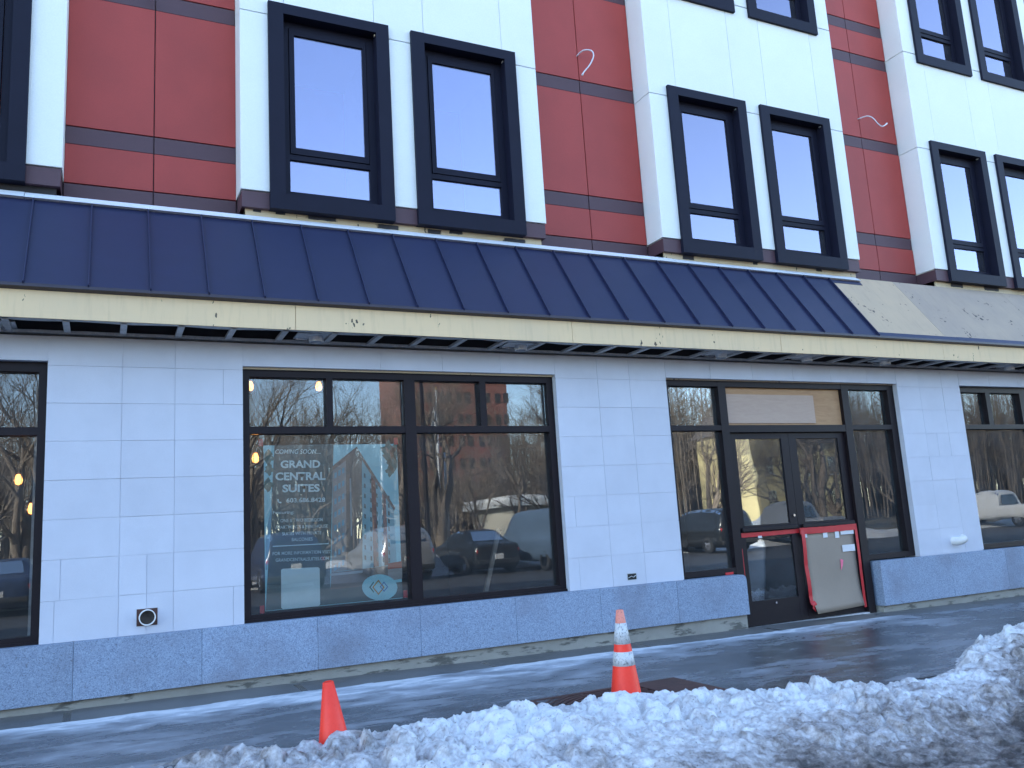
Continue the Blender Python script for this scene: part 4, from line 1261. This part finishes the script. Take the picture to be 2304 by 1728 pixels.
def make_car(kind, paint, label, loc, rotz):
    root = empty('parked_car', loc); root.rotation_euler = (0, 0, rotz)
    tag(root, label, 'car', 'cars parked across the street')
    st = car_mesh(kind)
    rings = []
    for x, zb, zl, zt, w, wt in st:
        half = [(0, zb), (w * .8, zb), (w * .97, zb + .10), (w, (zb + zl) / 2), (w * .985, zl - .03), (w * .96, zl), (wt + (w * .96 - wt) * .12, zt - (zt - zl) * .16), (wt * .9, zt - .015), (0, zt)]
        ring_ = [(x, -y, z) for y, z in reversed(half[1:-1])]
        ring_ = [(x, y, z) for y, z in half] + ring_
        rings.append(ring_)
    n = len(rings[0])
    mb = MB(); mb.smooth = False
    mb.v = [p for r in rings for p in r]
    for i in range(len(rings) - 1):
        for k in range(n):
            mb.f.append((i * n + k, i * n + (k + 1) % n, (i + 1) * n + (k + 1) % n, (i + 1) * n + k))
    mb.f.append(tuple(range(n))); mb.f.append(tuple((len(rings) - 1) * n + k for k in reversed(range(n))))
    me = mb.mesh('car_body', paint)
    bm = bmesh.new(); bm.from_mesh(me)
    bmesh.ops.subdivide_edges(bm, edges=bm.edges, cuts=1, use_grid_fill=True, smooth=0.6)
    for f in bm.faces: f.smooth = True
    bm.to_mesh(me); bm.free()
    body = put('body', me, root, (0, 0, 0), True)
    # glazing, standing 6 mm off the body
    for i in range(len(rings) - 1):
        r0, r1 = rings[i], rings[i + 1]
        hgt = min(st[i][3] - st[i][2], st[i + 1][3] - st[i + 1][2])
        big = max(st[i][3] - st[i][2], st[i + 1][3] - st[i + 1][2])
        for (a, b_) in ((5, 6), (10, 9)):
            if hgt > 0.3 and (kind != 'van' or i > 3):
                q = [Vector(r0[a]), Vector(r1[a]), Vector(r1[b_]), Vector(r0[b_])]
                c = sum(q, Vector()) / 4
                nrm = (q[1] - q[0]).cross(q[3] - q[0]).normalized()
                if nrm.y * c.y < 0: nrm = -nrm
                q = [c + (p - c) * 0.88 + nrm * 0.02 for p in q]
                g = MB(); g.add(q, [(0, 1, 2, 3)]); g.add([p - nrm * .012 for p in q], [(3, 2, 1, 0)])
                put('side_window', g.mesh('side_window', 'glass_far'), root, (0, 0, 0), True)
        if big > 0.28 and (hgt < 0.28 or i == 1) and kind != 'van' or (kind == 'van' and i in (0, 5)):
            q = [Vector(r0[7]), Vector(r0[9]), Vector(r1[9]), Vector(r1[7])]
            c = sum(q, Vector()) / 4
            nrm = (q[1] - q[0]).cross(q[3] - q[0]).normalized()
            if nrm.z < 0: nrm = -nrm
            q = [c + (p - c) * 0.86 + nrm * 0.025 for p in q]
            g = MB(); g.add(q, [(0, 1, 2, 3)]); g.add([p - nrm * .012 for p in q], [(3, 2, 1, 0)])
            put('end_window', g.mesh('end_window', 'glass_far'), root, (0, 0, 0), True)
    L = st[-1][0]; w = max(s[4] for s in st)
    for x in (0.19 * L, 0.81 * L):
        for s in (-1, 1):
            t = MB(); t.smooth = True
            t.lathe([(0.20, -.10), (0.31, -.10), (0.335, -.06), (0.335, .06), (0.31, .10), (0.20, .10)], 24)
            wo = put('wheel', t.mesh('tyre', 'rubber'), root, (x, s * (w - .09), 0.335), True); wo.rotation_euler = (math.pi / 2, 0, 0)
            r = MB(); r.lathe([(0.001, .07 * 1), (0.2, .085), (0.2, -.085), (0.001, -.07)], 16)
            put('rim', r.mesh('rim', 'chrome'), wo, (0, 0, 0), True)
    zl = st[1][2]
    for s in (-1, 1):
        put('tail_light', box_mesh(.06, .26, .15, 'tail_red', 0.02), root, (.06, s * (st[1][4] - .16), zl - .06), True)
        put('head_light', box_mesh(.08, .28, .13, 'chrome', 0.02), root, (L - .10, s * (st[-2][4] - .18), st[-2][2] - .04), True)
    put('number_plate', box_mesh(.02, .32, .16, 'white_tape', 0.0), root, (-.005 if kind != 'suv' else -.005, 0, zl - .22), True)
    put('bumper', box_mesh(.12, 2 * st[1][4] - .1, .16, 'rubber', 0.03), root, (.02, 0, .42), True)
    return root


M('tail_red', (0.55, 0.02, 0.02), 0.25, 0.1, 9, 0.0)
M('paint_silver', (0.42, 0.43, 0.44), 0.28, 0.05, 2, 0.0, metal=0.5)
M('paint_black', (0.018, 0.02, 0.022), 0.2, 0.05, 2, 0.0)
M('paint_blue', (0.10, 0.15, 0.22), 0.3, 0.05, 2, 0.0)
M('paint_white', (0.62, 0.63, 0.63), 0.3, 0.05, 2, 0.0)
M('paint_navy', (0.03, 0.05, 0.11), 0.25, 0.05, 2, 0.0)
H_ = -math.pi / 2
make_car('suv', 'paint_silver', 'silver hatchback parked across the street beside the dark sedan', (8.75, -17.6, RZ), H_)
make_car('sedan', 'paint_black', 'dark sedan parked tail on across the street between the silver car and the van', (11.95, -17.8, RZ), H_)
make_car('suv', 'paint_navy', 'navy sport utility parked across the street beside the silver hatchback', (5.2, -17.5, RZ), H_)
make_car('van', 'paint_blue', 'slate blue van parked across the street beside the dark sedan', (14.3, -16.3, RZ), H_)
make_car('suv', 'paint_black', 'black sport utility parked across the street opposite the entrance', (22.4, -18.0, RZ), H_)
make_car('pickup', 'paint_white', 'white pickup parked across the street beyond the entrance', (42.0, -18.2, RZ), H_)
make_car('sedan', 'paint_navy', 'small navy sedan parked across the street facing the window left of the pipe stub', (-2.4, -17.4, RZ), H_)
make_car('pickup', 'paint_silver', 'grey pickup parked across the street right of the black sport utility', (27.6, -17.9, RZ), H_)

# sunlit snow heaps behind the parked cars
X = np.arange(-20, 60, 0.25); Y = np.arange(-25, -18.4, 0.2)
gx, gy = np.meshgrid(X, Y, indexing='ij')
pk = np.exp(-((gy + 22.2) / 1.2) ** 2)
hh = pk * (0.05 + 0.55 * fbm(gx, gy, 0.45, 4, 51)) + 0.12 * (fbm(gx, gy, 1.8, 4, 52) - .5) * pk - 0.06
for x_, a_ in ((7.6, .55), (10.4, .85), (33, .3)):
    hh = hh + a_ * np.exp(-((gx - x_) / 1.1) ** 2 - ((gy + 21.5) / 1.1) ** 2)
sb2 = grid_object('far_snow_bank', X, Y, RZ + hh, 'snow', {'dirt': 0.22 + 0.5 * (fbm(gx, gy, 0.9, 4, 53) - .5)})
tag(sb2, 'sunlit snow heaped along the far kerb behind the parked cars', 'snow', kind='stuff')


def tree_mesh(seed, H, r0, spread):
    rnd = random.Random(seed)
    tk_, cr = MB(), MB()
    tk_.smooth = cr.smooth = True
    cnt = [0]

    def grow(p, d, L, r, lev):
        cnt[0] += 1
        n = 5 if lev < 3 else 3
        pts, rs = [p], [r]
        for i in range(n):
            d = (d + Vector((rnd.gauss(0, .13), rnd.gauss(0, .13), rnd.gauss(0.02 if lev < 3 else .05, .10)))).normalized()
            p = p + d * (L / n)
            pts.append(p); rs.append(r * (1 - .42 * (i + 1) / n) if lev < 5 else r * (1 - .6 * (i + 1) / n))
        (tk_ if lev == 0 else cr).tube(pts, rs, 8 if lev == 0 else (6 if lev < 3 else 3), caps=False)
        if lev >= 7 or cnt[0] > 8500:
            return
        kids = (3 if lev == 0 else 3 if lev < 4 else 4)
        for k in range(kids):
            i = n if k == 0 else rnd.randint(max(1, n // 2 - 1), n)
            a = rnd.uniform(0, 6.28); sp = spread * (0.45 if k == 0 else rnd.uniform(.8, 1.35))
            o_ = d.orthogonal().normalized(); o2 = d.cross(o_)
            nd = (d + (o_ * math.cos(a) + o2 * math.sin(a)) * sp).normalized()
            if nd.z < -.25: nd.z *= -.4
            grow(pts[i], nd, L * rnd.uniform(.62, .86), rs[i] * rnd.uniform(.62, .78) if k else rs[i] * .86, lev + 1)
    grow(Vector((0, 0, -0.1)), Vector((rnd.gauss(0, .05), rnd.gauss(0, .05), 1)).normalized(), H * .26, r0, 0)
    return tk_.mesh('trunk', 'bark', fix=False), cr.mesh('branches', 'bark', fix=False)


TM = [tree_mesh(11, 12, .23, .60), tree_mesh(23, 14, .27, .54), tree_mesh(37, 10, .14, .62)]
k = 0
trees = [(12.7, -25.5, 1, 0.4), (8.2, -27.5, 0, 1.9), (5.2, -26.5, 1, 2.6), (10.4, -31, 0, 3.3), (16.5, -29, 2, .9), (20.5, -27, 0, 5.1), (24, -31, 1, 4.0), (28, -27, 2, 2.2), (33, -33, 0, 1.2), (37, -28, 1, 0.2), (42, -34, 0, 2.9), (2.0, -30, 0, 4.4), (-2.5, -27, 1, 5.5), (-5.5, -33, 0, .7), (14.5, -37, 1, 1.5), (19, -41, 0, 3.8), (26, -44, 1, 5.9), (7, -40, 1, 2.0), (31, -46, 0, 4.9), (38, -48, 1, 1.1), (47, -30, 2, 0.5), (52, -41, 0, 3.0), (1, -44, 1, 1.0), (23, -52, 0, 2.2), (12, -50, 0, .3), (45, -56, 1, 4.2), (34, -60, 1, 2.7)]
for (x, y, v, rz) in trees:
    r = empty('bare_tree', (x, y, -1.45)); r.rotation_euler = (0, 0, rz); s_ = random.uniform(.9, 1.2); r.scale = (s_, s_, s_)
    tag(r, 'leafless tree in the park across the street', 'tree', 'leafless trees in the park')
    put('trunk', TM[v][0], r, (0, 0, 0), True); put('crown', TM[v][1], r, (0, 0, 0), True)


# the wood closing the far side of the park: thousands of bare stems that read as one brown mass
def far_wood():
    rg = np.random.default_rng(5)
    n = 4200
    bx = rg.uniform(-70, 150, n); by = rg.uniform(-74, -60, n)
    H = (7.8 + 4.5 * rg.random(n)) * (1 + 0.40 * np.clip((bx - 20) / 60, 0, 1)) * (0.75 + 0.5 * fbm(bx, bx * 0, 0.12, 3, 61)) * (1 - 0.45 * np.exp(-((bx - 30) / 7.0) ** 4))
    P0, P1, R0, R1 = [], [], [], []
    base = np.stack([bx, by, np.full(n, -1.6)], 1)
    top = base + np.stack([rg.normal(0, .35, n), rg.normal(0, .35, n), H], 1)
    P0.append(base); P1.append(top); R0.append(rg.uniform(.05, .15, n)); R1.append(np.full(n, .02))
    for k in range(15):
        t = rg.uniform(.25, .98, n)[:, None]
        p = base + (top - base) * t
        a = rg.uniform(0, 6.28, n); L = H * rg.uniform(.10, .32, n) * (1.2 - t[:, 0] * .6)
        d = np.stack([np.cos(a) * .75, np.sin(a) * .75, rg.uniform(.4, 1.1, n)], 1) * L[:, None]
        P0.append(p); P1.append(p + d); R0.append(rg.uniform(.018, .04, n)); R1.append(np.full(n, .008))
    P0, P1, R0, R1 = np.concatenate(P0), np.concatenate(P1), np.concatenate(R0), np.concatenate(R1)
    d = P1 - P0; d /= np.linalg.norm(d, axis=1)[:, None]
    u = np.cross(d, np.array([0.31, 0.95, 0.05])); u /= np.linalg.norm(u, axis=1)[:, None]; v = np.cross(d, u)
    ring = []
    for P_, R_ in ((P0, R0), (P1, R1)):
        for k in range(3):
            w = 2 * math.pi * k / 3
            ring.append(P_ + (u * math.cos(w) + v * math.sin(w)) * R_[:, None])
    co = np.stack(ring, 1).reshape(-1, 3)
    m = len(P0); i = np.arange(m)[:, None] * 6
    q = np.concatenate([i + np.array([[k, (k + 1) % 3, (k + 1) % 3 + 3, k + 3]]) for k in range(3)], 1).reshape(-1, 4)
    me = bpy.data.meshes.new('far_wood')
    me.vertices.add(len(co)); me.vertices.foreach_set('co', co.ravel())
    me.loops.add(q.size); me.loops.foreach_set('vertex_index', q.ravel().astype(np.int32))
    me.polygons.add(len(q)); me.polygons.foreach_set('loop_start', np.arange(0, q.size, 4)); me.polygons.foreach_set('loop_total', np.full(len(q), 4))
    me.update(calc_edges=True)
    me.materials.append(mat('bark'))
    tag(put('far_wood', me), 'brown leafless wood closing the far side of the park', 'wood', kind='stuff')


far_wood()


def flagpole(x, y, h, flag, label):
    r = empty('flagpole', (x, y, -1.45)); tag(r, label, 'flagpole')
    s = MB(); s.smooth = True; s.tube([(x, y, -1.45), (x, y, h * .5), (x, y, h)], [.10, .085, .05], 14); s.build('pole', 'paint_white', r)
    s = MB(); s.smooth = True; s.lathe([(.001, .16), (.07, .1), (.09, .03), (.05, -.03), (.03, -.05)], 12, (x, y, h)); s.build('finial', 'print_gold', r)
    if flag:
        s = MB(); s.smooth = True
        for i in range(9):
            for j in range(9):
                u, v = i / 8, j / 8
                s.v.append((x - .09 - .42 * u * (.35 + .65 * v), y + .10 * math.sin(7 * u + 2 * v), h - .5 - 2.2 * v * (1 - .1 * u) - .9 * u))
        for i in range(8):
            for j in range(8):
                q = i * 9 + j; s.f.append((q, q + 1, q + 10, q + 9))
        s.build('flag', 'paint_white', r)


flagpole(15.25, -31.7, 7.2, True, 'white flagpole with a limp pale flag across the street')
flagpole(15.7, -31.9, 4.0, False, 'short bare white flagpole beside the flag across the street')
flagpole(12.27, -31.7, 4.9, False, 'bare white flagpole behind the poster reflection across the street')
lp = empty('lamp_post', (12.4, -25.2, -1.45)); tag(lp, 'dark green lamp post at the far kerb of the park', 'lamp post')
s = MB(); s.smooth = True; s.tube([(12.0, -24.8, -1.45), (12.0, -24.8, -.6), (12.0, -24.8, 7.0)], [.16, .10, .07], 12); s.build('post', 'frame_dark', lp)
s = MB(); s.smooth = True; s.tube([(12.0, -24.8, 6.9), (12.3, -24.0, 7.5), (12.5, -23.0, 7.6)], .04, 8); s.build('arm', 'frame_dark', lp)
s = MB(); s.lathe([(.001, .1), (.16, .06), (.2, 0), (.14, -.05), (.001, -.06)], 16, (12.55, -22.8, 7.55)); s.build('lantern', 'galvanised', lp)

# brick tower block
tw = empty('brick_tower', (44.5, -104, -1.5)); tag(tw, 'red brick tower block rising behind the park trees', 'tower')
MB().box(37.0, 52.0, -112, -99.7, -1.6, 38).build('wall', 'brick', tw)
MB().box(36.6, 52.4, -112.4, -99.3, 38, 39).build('parapet', 'concrete', tw)
for i in range(5):
    for j in range(11):
        for dx in (0, 1.25):
            box('window', 38.6 + 2.9 * i + dx, 39.35 + 2.9 * i + dx, -99.72, -99.60, 2.2 + 3.1 * j, 3.6 + 3.1 * j, 'void_dark', tw)


def house(name, label, x0, x1, y0, y1, zt, roof_h, wall, roofm, wins, cat):
    r = empty(name, ((x0 + x1) / 2, (y0 + y1) / 2, -1.5)); tag(r, label, cat)
    MB().box(x0, x1, y0, y1, -1.6, zt).build('wall', wall, r)
    if roof_h > 0:
        s = MB(); xm = (x0 + x1) / 2
        s.prism_y([(x0 - .4, zt), (x1 + .4, zt), (xm, zt + roof_h)], y0 - .4, y1 + .4); s.build('roof', roofm, r)
    else:
        MB().box(x0 - .6, x1 + .6, y0 - .6, y1 + .6, zt, zt + .45).build('roof', roofm, r)
        MB().box(x0 - .5, x1 + .5, y0 - .5, y1 + .5, zt + .452, zt + .7).build('roof_snow', 'snow_far', r)
    for (a, b_, c, d) in wins:
        w = box('window', a, b_, y1 + .01, y1 + .06, c, d, 'glass_far', r)
        box('window_sill', a - .08, b_ + .08, y1 + .01, y1 + .12, c - .1, c - .003, 'paint_white', w)


M('house_yellow', (0.60, 0.50, 0.26), 0.8, 0.06, 1, 0.0)
M('house_beige', (0.50, 0.47, 0.40), 0.8, 0.06, 1, 0.0)
M('shingle', (0.10, 0.09, 0.09), 0.9, 0.2, 2, 0.0)
house('yellow_house', 'pale yellow gabled house across the park facing the entrance', 56.5, 63.5, -60, -49.7, 6.0, 3.4, 'house_yellow', 'shingle', [(58, 59.0, 3.1, 4.7), (60.6, 61.6, 3.1, 4.7), (58, 59, 0, 1.6), (60.6, 61.6, 0, 1.6)], 'house')
house('yellow_house', 'narrow yellow house beside the larger gabled one across the park', 52.3, 55.6, -58, -49.9, 7.4, 2.2, 'house_yellow', 'shingle', [(53.2, 54.1, 3.3, 4.9), (53.2, 54.1, .2, 1.8)], 'house')
house('pavilion', 'low flat roofed beige pavilion with snow on its roof across the park', 25.6, 36.0, -52, -44.7, 1.45, 0, 'house_beige', 'paint_white', [(27, 29.0, -.4, .8), (30.5, 32.5, -.4, .8)], 'pavilion')
house('brick_house', 'brick block with white roof edge at the far left of the park', -22, -8, -78, -66, 7.5, 0, 'brick', 'paint_white', [(-20 + 2.6 * q, -18.8 + 2.6 * q, z, z + 1.5) for q in range(5) for z in (.2, 3.4)], 'house')
house('beige_block', 'wide beige apartment block beyond the trees right of the brick tower', 66, 96, -90, -78, 10.5, 0, 'house_beige', 'paint_white', [(68 + 3.4 * q, 69.6 + 3.4 * q, z, z + 1.5) for q in range(8) for z in (.4, 3.6, 6.8)], 'apartments')

# ------------------------------------------------------------------ lift everything so that the pavement is near z = 0
for o in list(COL.objects):
    if o.parent is None and o.type not in ('CAMERA', 'LIGHT'):
        o.location.z += ZO
